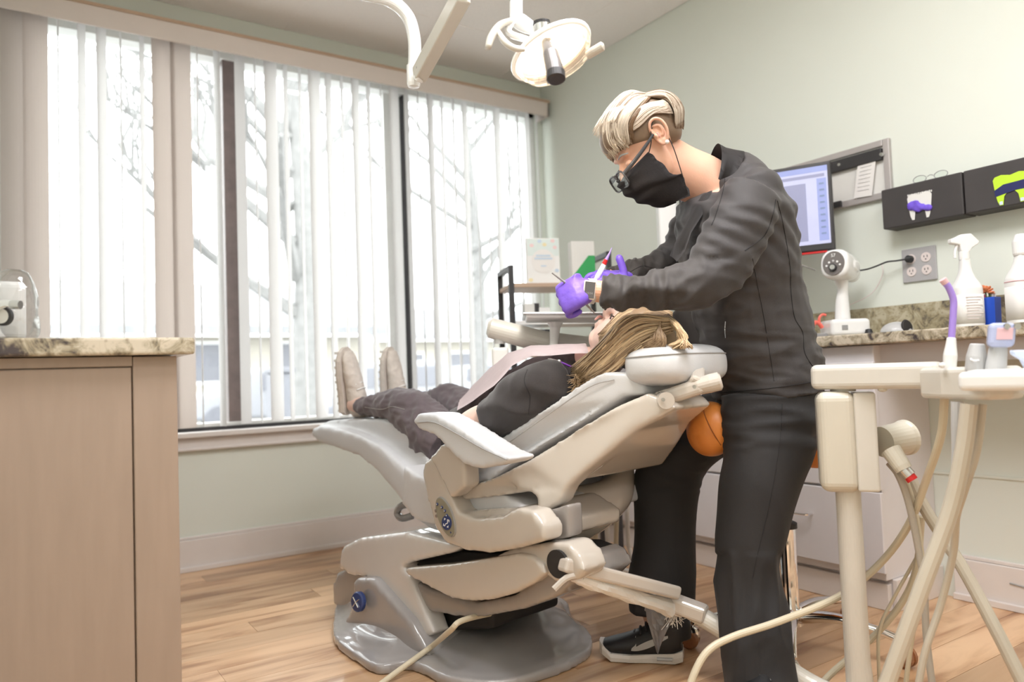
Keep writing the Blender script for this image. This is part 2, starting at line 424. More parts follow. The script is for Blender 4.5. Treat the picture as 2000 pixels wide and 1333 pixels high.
# walls
WX0, WX1, WZ0, WZ1 = -.05, 2.585, .60, 2.36
g = MM((XL-.15, YW, -.1), (XR+.12, YW+.15, WZ0)).mm((XL-.15, YW, WZ1), (XR+.12, YW+.15, H+.1)).mm((WX1, YW, WZ0), (XR+.12, YW+.15, WZ1)).mm((XL-.15, YW, WZ0), (WX0, YW+.15, WZ1))
struct('wall_left', g, 'wall_paint')       # the wall with the window
struct('wall_right', MM((XR, YB-.15, -.1), (XR+.12, YW, H+.1)), 'wall_paint')
struct('wall_side', MM((XL-.12, YB-.15, -.1), (XL, YW, H+.1)), 'wall_paint')
struct('wall_back', MM((XL-.12, YB-.15, -.1), (XR+.12, YB, H+.1)), 'wall_paint')
def board(name, a, b, horiz):
    x0, y0 = a; x1, y1 = b
    g = MB()
    if horiz: g.mm((x0, y0-.016, 0), (x1, y0, .135)).mm((x0, y0-.010, .135), (x1, y0, .148)).mm((x0, y0-.03, 0), (x1, y0-.016, .022))
    else: g.mm((x0-.016, y0, 0), (x0, y1, .135)).mm((x0-.010, y0, .135), (x0, y1, .148)).mm((x0-.03, y0, 0), (x0-.016, y1, .022))
    return struct(name, g, 'trim_paint', bevel=.003)
board('baseboard_left', (XL, YW), (XR-.03, YW), True)
bb = board('baseboard_right', (XR, YB), (XR, 1.30), False)
q = MB().tube([(XR-.0175, 1.13, .085), (XR-.0175, 1.06, .078), (XR-.0175, .98, .080), (XR-.0175, .9, .07)], .0025, 6); obj('scuff_mark', q, 'seam', bb)
# window
win = bpy.data.objects.new('window_1', None); COL.objects.link(win); win.location = (1.27, YW+.05, WZ0); win['kind'] = 'structure'
g = MM((WX0, YW+.02, WZ0), (WX1, YW+.12, WZ0+.035)).mm((WX0, YW+.02, WZ1-.04), (WX1, YW+.12, WZ1)).mm((WX0, YW+.02, WZ0), (WX0+.04, YW+.12, WZ1)).mm((WX1-.04, YW+.02, WZ0), (WX1, YW+.12, WZ1))
obj('window_frame', g, 'frame_white', win, .004)
obj('bottom_rail', MM((WX0, YW+.012, WZ0), (WX1, YW+.03, WZ0+.018)), 'black_metal', win)
def mullx(px0, px1, y): a = PY(px0, 450, y).x; b = PY(px1, 450, y).x; return a, b
a, b = mullx(437, 463, YW+.06); mull1 = (a, b)
obj('mullion', MM((a, YW+.03, WZ0), (b, YW+.12, WZ1)), 'frame_brown', win, .004)
obj('glazing_bead', MM((b, YW+.05, WZ0), (b+.012, YW+.10, WZ1)), 'valance', win)
c, d = mullx(789, 795, YW+.06)
obj('mullion', MM((c, YW+.03, WZ0), (d, YW+.12, WZ1)), 'black_metal', win, .003)
obj('glazing_bead', MM((d, YW+.05, WZ0), (d+.028, YW+.10, WZ1)), 'valance', win)
obj('glazing_bead', MM((c-.10, YW+.06, WZ0), (c-.006, YW+.10, WZ1)), 'frame_white', win)
for x0, x1 in ((WX0+.04, a), (b+.012, c-.10), (d+.028, WX1-.04)): obj('pane', MM((x0, YW+.085, WZ0+.03), (x1, YW+.089, WZ1-.03)), 'glass', win, smooth=False)
g = MM((XL, YW-.055, WZ0-.022), (XR-.01, YW+.02, WZ0+.002)).mm((XL, YW-.022, WZ0-.072), (XR-.01, YW, WZ0-.022)).mm((XL, YW-.032, WZ0-.08), (XR-.01, YW, WZ0-.066))
struct('trim_1', g, 'trim_paint', bevel=.005)
# outlet-height trim strip on right wall (faint ledge)
# vertical blind
bl = thing('vertical_blind', 'long white vertical blind with beige valance across the whole window', 'blind', (1.27, YW-.09, WZ1-.06))
g = MM((XL, YW-.125, 2.292), (2.592, YW-.113, 2.384)).mm((XL, YW-.125, 2.372), (2.592, YW-.0, 2.384)).mm((2.58, YW-.125, 2.292), (2.592, YW-.0, 2.384))
obj('valance', g, 'valance', bl, .003)
obj('valance_trim', MM((XL, YW-.131, 2.374), (2.598, YW-.113, 2.388)), 'shelf_wood', bl, .002)
obj('head_rail', MM((XL, YW-.09, 2.33), (2.575, YW-.04, 2.365)), 'white', bl, .003)
def vane(x, ang, wdt=.089, m='vane'):
    seg = 8; zt, zb = 2.335, WZ0+.022+random.uniform(0, .01); g = MB(); c, s = math.cos(ang), math.sin(ang)
    rows = []; y0 = YW-.066
    for k in range(seg+1):
        t = (k/seg-.5)*wdt; bow = .006*(1-(2*k/seg-1)**2)
        rows.append((x+c*t-s*bow, y0+s*t+c*bow))
    fr = [g.bm.verts.new((p[0], p[1], zt)) for p in rows]; lo = [g.bm.verts.new((p[0], p[1], zb)) for p in rows]
    for k in range(seg): g._f((lo[k], lo[k+1], fr[k+1], fr[k]))
    r = bmesh.ops.solidify(g.bm, geom=g.bm.faces[:], thickness=.0009)
    o = obj('vane', g, m, bl, smooth=60)
# (pixel at mid height, angle deg from wall plane)  view direction at the window is ~ +y, so 90 = edge-on on the left
def vx(px): return PY(px, 450, YW-.066).x
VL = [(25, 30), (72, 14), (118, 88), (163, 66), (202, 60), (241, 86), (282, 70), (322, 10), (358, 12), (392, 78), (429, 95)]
for px, a_ in VL: vane(vx(px), math.radians(a_), .089, 'vane_shaded' if a_ < 31 else 'vane')
x = vx(474); k = 0
while x < 2.56:
    vane(x, math.radians(52+16*math.sin(k*2.1)+random.uniform(-8, 8))); x += .070; k += 1

# ------------------------------------------------------------------ outside
GZ = -.25
struct('ground', MM((-30, YW+.15, GZ-.2), (60, 80, GZ)), 'asphalt')
def building(x0, x1, y, h, label):
    b = thing('house', label, 'building', ((x0+x1)/2, y, GZ))
    obj('wall', MM((x0, y, GZ), (x1, y+6, h)), 'brick_pale', b)
    obj('roof', MB().prism([(x0-.6, y-.8, h), (x1+.6, y-.8, h), (x1+.6, y+3, h+1.6), (x0-.6, y+3, h+1.6)], (0, 0, .25)), 'roof_pale', b)
    n = int((x1-x0)/2.6)
    for i in range(n):
        xx = x0+1+i*2.6; f = obj('window', MM((xx, y-.05, GZ+1.1), (xx+1.3, y+.02, GZ+2.3)), 'frame_white', b)
        obj('pane', MM((xx+.08, y-.07, GZ+1.18), (xx+1.22, y-.04, GZ+2.22)), 'car_dark', f)
building(-5, 9, 22, 2.2, 'low pale building with hipped roof far outside the left window pane')
building(14, 40, 32, 2.6, 'long low house behind the parked cars outside the window')
def tree(px, y, rad, h, label, seed):
    rnd = random.Random(seed); p = PY(px, 760, y); base = V(p.x, y, GZ)
    t = thing('bare_tree', label, 'tree', base); g = MB(); gb = MB()
    top = base+V(rnd.uniform(-.3, .3), 0, h)
    mid = base+V(.1, 0, h*.45)
    g.tube([base, mid, top], [rad, rad*.7, rad*.3], 10, 4)
    def br(p, d, L_, r, dep):
        q1 = p+d*L_*.5+V(rnd.uniform(-.1, .1)*L_, rnd.uniform(-.1, .1)*L_, .05*L_); q2 = q1+(d+V(rnd.uniform(-.3, .3), rnd.uniform(-.2, .2), rnd.uniform(-.1, .4))).normalized()*L_*.5
        gb.tube([p, q1, q2], [r, r*.7, r*.35], 5)
        if dep:
            for _ in range(3):
                nd = (d+V(rnd.uniform(-.9, .9), rnd.uniform(-.5, .5), rnd.uniform(-.3, .7))).normalized(); br(q1.lerp(q2, rnd.random()), nd, L_*.62, r*.5, dep-1)
    for i in range(9):
        f = .3+.07*i; p0 = base+(top-base)*f; a = rnd.uniform(0, 2*PI)
        br(p0, V(math.cos(a), .5*math.sin(a), rnd.uniform(.2, .9)).normalized(), h*.33, rad*.42, 3)
    obj('trunk', g, 'bark', t); obj('branch_crown', gb, 'bark', t)
tree(590, 9.5, .22, 6.5, 'bare tree outside behind the middle window pane', 3)
tree(935, 14, .2, 7.5, 'thinner bare tree outside behind the right window pane', 8)
def car(px, y, m, label, L_=4.3, sgn=1):
    p = PY(px, 760, y); c = V(p.x, y, GZ); t = thing('car', label, 'car', c)
    prof = [(-.5, .30), (-.5, .75), (-.30, .88), (-.18, 1.35), (.16, 1.4), (.30, .95), (.48, .82), (.5, .35)]
    g = MB().prism([c+V(a*L_*sgn, 0, z) for a, z in prof], (0, 1.7, 0)); obj('body', g, m, t, .08)
    for s in (-.2, .05): obj('side_window', MM((c.x+s*L_*sgn-.3, y-.03, c.z+.92), (c.x+s*L_*sgn+.35, y+.0, c.z+1.27)), 'car_dark', t)
    for s in (-.32, .32): obj('wheel', MB().lathe([(.1, -.02), (.32, -.02), (.32, .2), (.1, .2)], (c.x+s*L_, y, c.z+.32), (0, 1, 0), 18), 'car_dark', t)
car(800, 12.5, 'car_pale', 'pale parked car outside behind the patient’s shoes')
car(985, 17, 'car_dark', 'dark parked car outside near the right end of the window')
car(560, 16, 'car_pale', 'pale car parked far outside behind the middle pane', sgn=-1)
for px, lab in ((548, 'grey bollard box outside low in the middle pane'),):
    p = PY(px, 790, 7.); t = thing('utility_box', lab, 'box', V(p.x, 7, GZ))
    obj('cabinet', MM((p.x-.09, 6.9, GZ), (p.x+.09, 7.15, .9)), 'car_dark', t, .02); obj('cap', MM((p.x-.11, 6.88, .9), (p.x+.11, 7.17, .95)), 'car_dark', t, .01)
# ================================================================== DENTAL CHAIR
chair = thing('dental_chair', 'reclined pale grey vinyl dental chair on a grey and cream moulded base', 'chair', W(.1, 0, 0))
def prof(px, v):            # pixels outlined on the vertical plane v
    return [S(x, y, v) for x, y in px]
def slab(g, px, v, v2):     # solid whose outline is read at plane v, running to plane v2
    g.prism(prof(px, v), CV_*(v2-v)); return g
# --- base: height field over a footprint
foot = [UVZ(fl_) for fl_ in [PZ(*p, 0) for p in [(650, 1232), (654, 1262), (688, 1292), (738, 1320), (790, 1312), (820, 1318), (880, 1345), (980, 1352), (1080, 1325), (1140, 1297), (1158, 1275), (1150, 1248), (1118, 1218), (1108, 1190)]]]
foot = [(a, b) for a, b, c in foot]+[(.12, .33), (.40, .34), (.66, .26), (.74, .05), (.66, -.18)]
fx = catmull([(a, b) for a, b in foot]+[foot[0]], 6)[:-1]
def sdist(u, v):
    ins = False; d = 1e9; n = len(fx)
    for i in range(n):
        ax, ay = fx[i]; bx, by = fx[(i+1) % n]
        if (ay > v) != (by > v) and u < (bx-ax)*(v-ay)/(by-ay)+ax: ins = not ins
        ex, ey = bx-ax, by-ay; t = max(0, min(1, ((u-ax)*ex+(v-ay)*ey)/(ex*ex+ey*ey+1e-12)))
        d = min(d, math.hypot(u-ax-ex*t, v-ay-ey*t))
    return d if ins else -d
def sm(x, a, b): t = max(0, min(1, (x-a)/(b-a))); return t*t*(3-2*t)
g = MB(); st = .014; nu, nv = int(1.35/st), int(1.0/st); grid = {}
for i in range(nu):
    for j in range(nv):
        u = -.52+i*st; v = -.56+j*st; d = sdist(u, v)
        if d < 0:
            continue
        if d < .012: continue
        h = .022+.010*sm(d, .012, .03)+.03*sm(d, .03, .22)
        # bulge of the housing under the lift, and the round bump near the head end
        h += .16*sm(d, .02, .16)*sm(u, .02, .22)*(1-sm(abs(v+.03), .18, .34))
        h += .045*math.exp(-((u+.06)**2+(v-.08)**2)/.012)
        grid[i, j] = (g.bm.verts.new(W(u, v, h)), g.bm.verts.new(W(u, v, 0)))
for (i, j) in list(grid):
    if all(k in grid for k in ((i+1, j), (i, j+1), (i+1, j+1))):
        a, b, c, d = grid[i, j], grid[i+1, j], grid[i+1, j+1], grid[i, j+1]
        g._f((a[0], b[0], c[0], d[0])); g._f((a[1], d[1], c[1], b[1]))
for e in [e for e in g.bm.edges if len(e.link_faces) == 1]:
    pass
bd = {}
for (i, j), (t_, b_) in grid.items(): bd[t_] = b_
for e in [e for e in g.bm.edges if len(e.link_faces) == 1 and e.verts[0] in bd and e.verts[1] in bd]:
    a, b = e.verts; g._f((a, b, bd[b], bd[a]))
bmesh.ops.delete(g.bm, geom=[v for v in g.bm.verts if not v.link_faces], context='VERTS')
g.prism([W(a, b, 0) for a, b in fx], UP*.028)
clay('base', g, 'base_grey', chair, .007, 9)
# grey body of the base with the badge
g = MB(); slab(g, [(648, 1145), (655, 1120), (700, 1100), (760, 1110), (800, 1150), (830, 1260), (760, 1255), (700, 1240), (668, 1205), (650, 1180)], -.24, .20)
slab(g, [(690, 1130), (725, 1130), (800, 1215), (838, 1285), (700, 1285), (664, 1262), (672, 1215), (688, 1180)], -.33, -.1)
clay('base_body', g, 'base_grey', chair, .008, 14)
c = S(700, 1178, -.345); bn = (EYE-c).normalized(); bn = (bn*.55-CV_*.8+CU_*.35).normalized(); br = UP.cross(bn).normalized(); bu = bn.cross(br)
c = S(700, 1176, -.352)
badge = obj('badge', MB().lathe([(.001, -.006), (.030, -.006), (.030, .004), (.026, .008), (.001, .010)], c, bn, 28), 'logo_blue', chair, smooth=50)
g = MB().tube([c+bn*.0105+br*-.014+bu*.012, c+bn*.011, c+bn*.0105+br*.014-bu*.014], .0022, 6, 4).tube([c+bn*.0105-br*.012-bu*.016, c+bn*.011+br*.002, c+bn*.0105+br*.015+bu*.010], .0018, 6, 4)
obj('emblem', g, 'steel', badge)
# cream-white cover over the base
g = MB()
slab(g, [(660, 1105), (668, 1068), (700, 1052), (790, 1040), (850, 1055), (905, 1070), (880, 1082), (800, 1100), (785, 1108), (800, 1130), (846, 1238), (836, 1246), (826, 1243), (760, 1170), (715, 1128), (680, 1125)], -.30, -.235)
slab(g, [(660, 1112), (668, 1068), (700, 1052), (790, 1040), (905, 1066), (880, 1082), (800, 1098), (740, 1108), (715, 1124)], -.27, .20)
slab(g, [(660, 1112), (668, 1072), (700, 1058), (760, 1060), (800, 1120), (842, 1225), (760, 1170), (715, 1128)], -.25, -.20)
clay('base_cover', g, 'plastic_white', chair, .007, 10)
# dark mechanism and scissor lift
g = MB(); slab(g, [(788, 1100), (900, 1078), (1060, 1085), (1110, 1105), (1090, 1150), (960, 1190), (850, 1190), (812, 1150)], -.25, -.02)
slab(g, [(845, 1190), (960, 1190), (960, 1230), (850, 1235)], -.22, .05)
obj('mechanism', g, 'dark_hole', chair, .01)
g = MB(); slab(g, [(795, 1130), (835, 1150), (930, 1178), (1000, 1165), (1062, 1120), (1078, 1095), (1100, 1108), (1112, 1140), (1085, 1168), (1020, 1192), (940, 1207), (890, 1206), (836, 1196), (812, 1165)], -.285, -.04)
clay('lift_lower_cover', g, 'plastic_grey', chair, .008, 8)
g = MB(); slab(g, [(788, 1116), (796, 1110), (880, 1103), (950, 1092), (1010, 1082), (1036, 1086), (1058, 1105), (1064, 1122), (1040, 1142), (1000, 1162), (960, 1173), (920, 1176), (880, 1170), (845, 1152), (820, 1138), (800, 1128)], -.315, -.26)
clay('lift_side_cover', g, 'plastic', chair, .006, 6)
g = MB(); slab(g, [(960, 1090), (1000, 1070), (1060, 1062), (1105, 1060), (1128, 1085), (1140, 1115), (1128, 1135), (1085, 1140), (1062, 1125), (1030, 1100)], -.30, -.21)
clay('link_housing', g, 'plastic', chair, .008, 8)
c = S(1090, 1102, -.305); obj('arm_socket', MB().lathe([(.001, -.02), (.030, -.02), (.033, .004), (.001, .005)], c, -CV_, 24), 'dark_hole', chair)
# --- seat frame (swoosh) with the control pod on the near side and the arm of the far side
g = MB(); slab(g, [(822, 925), (828, 903), (840, 893), (851, 899), (860, 920), (878, 968), (892, 1000), (925, 1014), (975, 1010), (1010, 992), (1040, 1000), (1062, 1030), (1062, 1058), (1010, 1073), (955, 1082), (905, 1076), (866, 1060), (848, 1030), (836, 985)], -.335, -.265)
slab(g, [(892, 1000), (1010, 992), (1062, 1030), (1062, 1058), (1010, 1073), (955, 1082), (905, 1076), (866, 1060)], -.30, .0)
clay('seat_frame', g, 'plastic', chair, .007, 9)
g = MB(); slab(g, [(1000, 992), (1030, 994), (1075, 996), (1110, 985), (1112, 1050), (1060, 1068), (1050, 1040), (1030, 1010)], -.255, -.20)
clay('seat_bracket', g, 'plastic_grey', chair, .007, 7)
# far side swoosh: curve ring
pts = [S(1050, 1025, -.14), S(1110, 1008, -.06), S(1160, 990, .02), S(1196, 968, .10), S(1210, 935, .17), S(1212, 900, .20), S(1200, 872, .20)]
g = MB().limb([(pts[0], .050, .08), (pts[1], .058, .08), (pts[2], .060, .07), (pts[3], .056, .055), (pts[4], .046, .045), (pts[5], .032, .035), (pts[6], .016, .02)], 24, 6, up=CV_, fn=None)
clay('far_arm_support', g, 'plastic', chair, .007, 5)
# control panel on pod
c0 = S(871, 1010, -.337); xa = (S(860, 985, -.337)-c0).normalized(); ya = xa.cross(-CV_).normalized()
if (S(885, 1010, -.337)-c0).dot(ya) < 0: ya = -ya
nn = -CV_
upv = (S(858, 980, -.337)-S(882, 1040, -.337)); hl = upv.length*.62; upv.normalize(); ri = upv.cross(nn).normalized()
if ri.dot(CR) < 0: ri = -ri
wd_ = .030
def ell_plate(g, c, a, b, t0, t1, n=28):
    lo = [g.bm.verts.new(c+upv*math.cos(2*PI*k/n)*a+ri*math.sin(2*PI*k/n)*b+nn*t0) for k in range(n)]; hi = [g.bm.verts.new(c+upv*math.cos(2*PI*k/n)*a*.97+ri*math.sin(2*PI*k/n)*b*.97+nn*t1) for k in range(n)]
    g._rings([lo, hi]); return g
pan = obj('control_panel', ell_plate(MB(), c0, hl, wd_, -.004, .0045), 'panel_olive', chair)
obj('control_rim', ell_plate(MB(), c0, hl*1.04, wd_*1.06, -.006, .003), 'seam', pan)
pc = c0-upv*hl*.30
obj('direction_pad', ell_plate(MB(), pc, .019, .0215, .003, .0065), 'logo_blue', pan)
g = MB()
for a in (0, 90, 180, 270):
    q = math.radians(a); dr = upv*math.cos(q)+ri*math.sin(q); pr = upv*-math.sin(q)+ri*math.cos(q); k = .0145 if a % 180 == 0 else .0165
    g.prism([pc+dr*k+nn*.006, pc+dr*(k-.005)+pr*.0045+nn*.006, pc+dr*(k-.005)-pr*.0045+nn*.006], nn*.0012)
g.tube([pc-ri*.010-upv*.004+nn*.0065, pc-ri*.003-upv*.001+nn*.0068, pc+ri*.004-upv*.003+nn*.0068, pc+ri*.010+upv*.005+nn*.0065], .0012, 6, 4)
obj('arrow_marks', g, 'white', pan)
for i, (x, y) in enumerate([(857, 985), (866, 991), (872, 998), (876, 1007)]):
    q = S(x, y, -.337); b_ = obj('button', MB().lathe([(.001, .003), (.0042, .003), (.0042, .006), (.003, .0075), (.001, .0075)], q, nn, 14), 'logo_blue', pan)
    obj('button_mark', MB().lathe([(.001, .0072), (.0018, .0072), (.0016, .0082), (.0005, .0082)], q, nn, 8), 'white', b_)
for x, y in [(854, 998), (855, 1008)]: obj('button', MB().lathe([(.001, .003), (.0045, .003), (.0042, .0062), (.001, .0066)], S(x, y, -.337), nn, 14), 'steel', pan)
q = c0-upv*hl*.80; obj('small_mark', MB().prism([q+upv*.003+nn*.004, q-upv*.002+ri*.003+nn*.004, q-upv*.002-ri*.003+nn*.004], nn*.0015), 'logo_blue', pan)
obj('release_handle', MB().tube([S(800, 985, -.12), S(782, 990, -.14), S(776, 1004, -.14), S(786, 1013, -.14), S(806, 1008, -.12)], .012, 10, 4), 'plastic_grey', chair)
# --- cushions
def cushion(name, secs, m='vinyl', vox=.007, it=8, par=chair):
    """secs: list of (outline pixels, v plane, v2)"""
    g = MB()
    for px, v, v2 in secs: slab(g, px, v, v2)
    return clay(name, g, m, par, vox, it)
def interp(x, T):
    for (a, b), (c, d) in zip(T, T[1:]):
        if x <= c: return b+(d-b)*max(0, (x-a))/(c-a)
    return T[-1][1]
def taper_slab(g, px, T, k=1., mirror=True, th=.05, far=0):
    P = []; Q = []
    for x, y in px:
        h = interp(x, T)*k; p = S(x, y, -h); u, v, z = UVZ(p); P.append(p); Q.append(W(u, h-far if mirror else -h+th, z))
    a = [g.bm.verts.new(p) for p in P]; b = [g.bm.verts.new(p) for p in Q]; n = len(a)
    for i in range(n): g._f((a[i], a[(i+1) % n], b[(i+1) % n], b[i]))
    g._f(a[::-1]); g._f(b); return g
def uvz_slab(g, poly, v0, v1): g.prism([W(u, v0, z) for u, z in poly], CV_*(v1-v0)); return g
# leg rest + front of seat : profile read at v=-.2, outline in (u,z)
TL = [(600, .16), (700, .19), (800, .23), (860, .262)]
g = MB()
taper_slab(g, [(606, 850), (610, 836), (625, 832), (660, 838), (700, 850), (740, 871), (780, 906), (820, 952), (850, 985), (868, 1010), (862, 1035), (845, 1040), (815, 1018), (790, 990), (765, 955), (738, 924), (700, 892), (650, 874), (618, 864)], TL)
taper_slab(g, [(612, 850), (618, 832), (640, 822), (690, 818), (745, 818), (785, 836), (820, 872), (850, 925), (862, 1000), (840, 1015), (790, 960), (740, 905), (680, 868)], TL, .72)
leg = clay('leg_rest', g, 'vinyl', chair, .008, 12)
def seam(px, v, par, r=.0016, lift=(0, 0, 0)): obj('seam', MB().tube([S(x, y, v)+Vector(lift) for x, y in px], r, 6, 5), 'seam', par)
# seat cushion
SP = [(.12, .54), (.05, .515), (-.12, .50), (-.30, .50), (-.40, .47), (-.42, .425), (-.30, .39), (-.10, .375), (.06, .38), (.13, .42)]
g = MB(); uvz_slab(g, SP, -.275, .275); seat = clay('seat', g, 'vinyl', chair, .008, 9)
# back rest cushion (profile u,z)
BKpx = [(868, 905), (905, 895), (960, 866), (1060, 800), (1140, 745), (1175, 728), (1215, 727), (1246, 742), (1262, 760), (1262, 772), (1215, 775), (1120, 830), (1000, 905), (950, 945), (905, 950), (880, 930)]
TB = [(860, .272), (960, .268), (1060, .235), (1150, .18), (1220, .13), (1300, .085), (1360, .07)]
g = MB(); taper_slab(g, BKpx, TB); back = clay('backrest', g, 'vinyl', chair, .007, 9)
obj('seam', MB().tube([S(x, y, -interp(x, TB)-.001) for x, y in [(1200, 742), (1150, 757), (1060, 818), (990, 868)]], .0015, 6, 5), 'seam', back)
# shell under the backrest with hooks
SH = [(1272, 780), (1262, 768), (1205, 792), (1120, 842), (1030, 900), (960, 935), (905, 952), (888, 930), (878, 895), (866, 880), (850, 880), (842, 895), (856, 930), (876, 965), (905, 978), (960, 972), (1030, 962), (1047, 972), (1043, 1000), (1060, 1003), (1092, 985), (1105, 955), (1130, 930), (1180, 890), (1240, 838), (1300, 792), (1290, 780)]
TS = [(a, b+.026) for a, b in TB]
g = MB(); taper_slab(g, SH, TS, 1, False, .055)
taper_slab(g, [(1266, 770), (1200, 797), (1120, 842), (1030, 900), (985, 930), (1010, 955), (1100, 945), (1180, 890), (1240, 842), (1322, 797), (1300, 780)], TS, far=.055)
clay('backrest_shell', g, 'plastic', chair, .0062, 14)
# arm pad + support
AP = [(806, 822), (814, 808), (846, 809), (886, 830), (928, 858), (968, 884), (997, 896), (988, 906), (935, 917), (905, 908), (880, 885), (850, 852), (815, 838)]
g = MB(); slab(g, AP, -.375, -.285); arm = clay('armrest', g, 'vinyl', chair, .006, 7)
seam([(815, 826), (848, 826), (892, 848), (940, 876), (990, 899)], -.377, arm)
g = MB(); slab(g, [(838, 895), (862, 868), (885, 868), (905, 905), (908, 950), (880, 975), (858, 930)], -.345, -.29); clay('armrest_support', g, 'plastic', chair, .006, 6)
# head rest and its joint
hc = S(1322, 714, .0); hu = (CU_*.985+V(0, 0, -.03)).normalized(); hv = CV_; hw = hu.cross(hv).normalized()
if hw.z < 0: hw = -hw
g = MB().ell(hc, (.092, .142, .052), (hu, hv, hw), 32, 20, 3.2); head_r = clay('headrest', g, 'vinyl', chair, .006, 4)
g = MB(); ring = []
for k in range(41):
    th = PI*.0+2*PI*k/40; e = lambda t: math.copysign(abs(t)**(2/3.2), t)
    ring.append(hc+hu*e(math.cos(th))*.0900+hv*e(math.sin(th))*.1395+hw*.024)
obj('seam', MB().tube(ring, .0015, 6), 'seam', head_r)
jn = obj('headrest_joint', MB().beam(D(1280, 783, hc.dot(CF)*0+1.80), D(1376, 752, 1.74), .032, .038), 'plastic', chair, .012, 3)
o = MB().lathe([(.001, 0), (.020, 0), (.020, .05), (.001, .05)], D(1296, 781, 1.775)-CF*.03, CF, 24); obj('pivot', o, 'plastic', jn)
obj('grip', MB().tube([D(1365, 755, 1.75), D(1388, 749, 1.74), D(1405, 745, 1.735), D(1409, 744, 1.734)], [.020, .022, .022, .016], 20), 'plastic', jn)
obj('bracket', MB().beam(D(1358, 727, 1.80), D(1356, 757, 1.745), .034, .05, CF), 'plastic', jn, .010, 3)
for p in ((1356, 756, 1.722), (1295, 781, 1.742)): obj('screw', MB().lathe([(.001, 0), (.0045, 0), (.0045, .003), (.001, .003)], D(*p), -CF, 12), 'steel', jn)
obj('pivot_rod', MB().tube([S(1235, 772, .0), D(1285, 776, 1.83)], .008, 10), 'plastic', jn)
# ================================================================== DELIVERY UNIT on the near side
du = thing('instrument_unit', 'cream dental instrument delivery unit on a white post at right', 'dental unit', PZ(1668, 1345, 0))
pa, pb = S(1098, 1102, -.315), D(1322, 1158, 1.90)
dA = (pa-EYE).dot(CF)
# bar and tube
obj('upper_bar', MB().beam(pa, pb, .036, .034), 'plastic', du, .008, 3)
obj('bar_bracket', MB().tube([D(1082, 1152, dA-.02), D(1106, 1130, dA-.01), D(1130, 1124, dA)], .008, 8, 3, flat=.6), 'plastic', du)
bt0, bt1 = D(1120, 1124, dA+.02), D(1330, 1195, 1.94)
obj('lower_bar', MB().beam(bt0, bt1, .028, .030), 'paper', du, .006, 2)
g = MB().limb([(bt0.lerp(bt1, .05), .018, .017), (bt0.lerp(bt1, .3), .020, .019), (bt0.lerp(bt1, .6), .019, .018), (bt0.lerp(bt1, .9), .022, .02)], 12, 6, fn=lambda t, th: .08*math.sin(14*t+2*th)+.06*math.sin(31*t+3*th))
obj('wrapped_sleeve', g, 'offwhite', du, smooth=60)
ta, tb = D(1300, 1172, 1.94), D(1380, 1202, 1.89)
obj('elbow_block', MB().beam(ta, tb, .05, .042), 'plastic', du, .01, 3)
obj('pin', MB().tube([D(1287, 1150, 1.93), D(1287, 1178, 1.94)], .008, 10), 'plastic', du)
pole_x = D(1675, 1290, 1.72); px_, py_ = pole_x.x, pole_x.y
obj('lower_tube', MB().tube([D(1345, 1190, 1.92), D(1480, 1272, 1.83), D(1585, 1338, 1.77), V(px_-.04, py_+.03, .035), V(px_, py_, .05), V(px_, py_, .12)], [.024]*3+[.026, .0275, .0275], 20, 6), 'cream_white', du)
zt = D(1668, 962, 1.72).z
obj('post', MB().tube([V(px_, py_, .05), V(px_, py_, zt+.03)], .0275, 32), 'cream_white', du)
# duct tape flag
t0 = [(1262, 1166, 1.965), (1262, 1205, 1.955), (1270, 1232, 1.95), (1283, 1276, 1.945)]; t1 = [(1325, 1178, 1.955), (1318, 1205, 1.94), (1300, 1235, 1.935), (1285, 1277, 1.943)]
g = MB(); rows = []
for k in range(9):
    f = k/8*3; i = min(2, int(f)); q = f-i
    L0 = D(*t0[i]).lerp(D(*t0[i+1]), q); L1 = D(*t1[i]).lerp(D(*t1[i+1]), q)
    rows.append([g.bm.verts.new(L0.lerp(L1, j/6)+CF*(-.008*math.sin(PI*j/6)+.003*math.sin(j*2+k))) for j in range(7)])
for a, b in zip(rows, rows[1:]):
    for j in range(6): g._f((a[j], a[j+1], b[j+1], b[j]))
bmesh.ops.solidify(g.bm, geom=g.bm.faces[:], thickness=.0012); obj('duct_tape', g, 'tape', du, smooth=70)
obj('tape_wrap', MB().limb([(D(1268, 1172, 1.98), .030, .026), (D(1290, 1183, 1.975), .032, .028), (D(1318, 1196, 1.965), .030, .027)], 16, 4, fn=lambda t, th: .06*math.sin(5*th+9*t)), 'tape', du, smooth=70)
g = MB(); rnd = random.Random(4)
for k in range(26):
    p = D(1315+rnd.uniform(-12, 14), 1200+rnd.uniform(-8, 6), 1.93); g.tube([p, p+V(rnd.uniform(-.012, .012), rnd.uniform(-.01, .01), -.008), p+V(rnd.uniform(-.02, .02), rnd.uniform(-.01, .01), -.022+rnd.uniform(-.012, .008))], .0009, 4)
tag(obj('frayed_fibres', g, 'paper', du), kind='stuff')
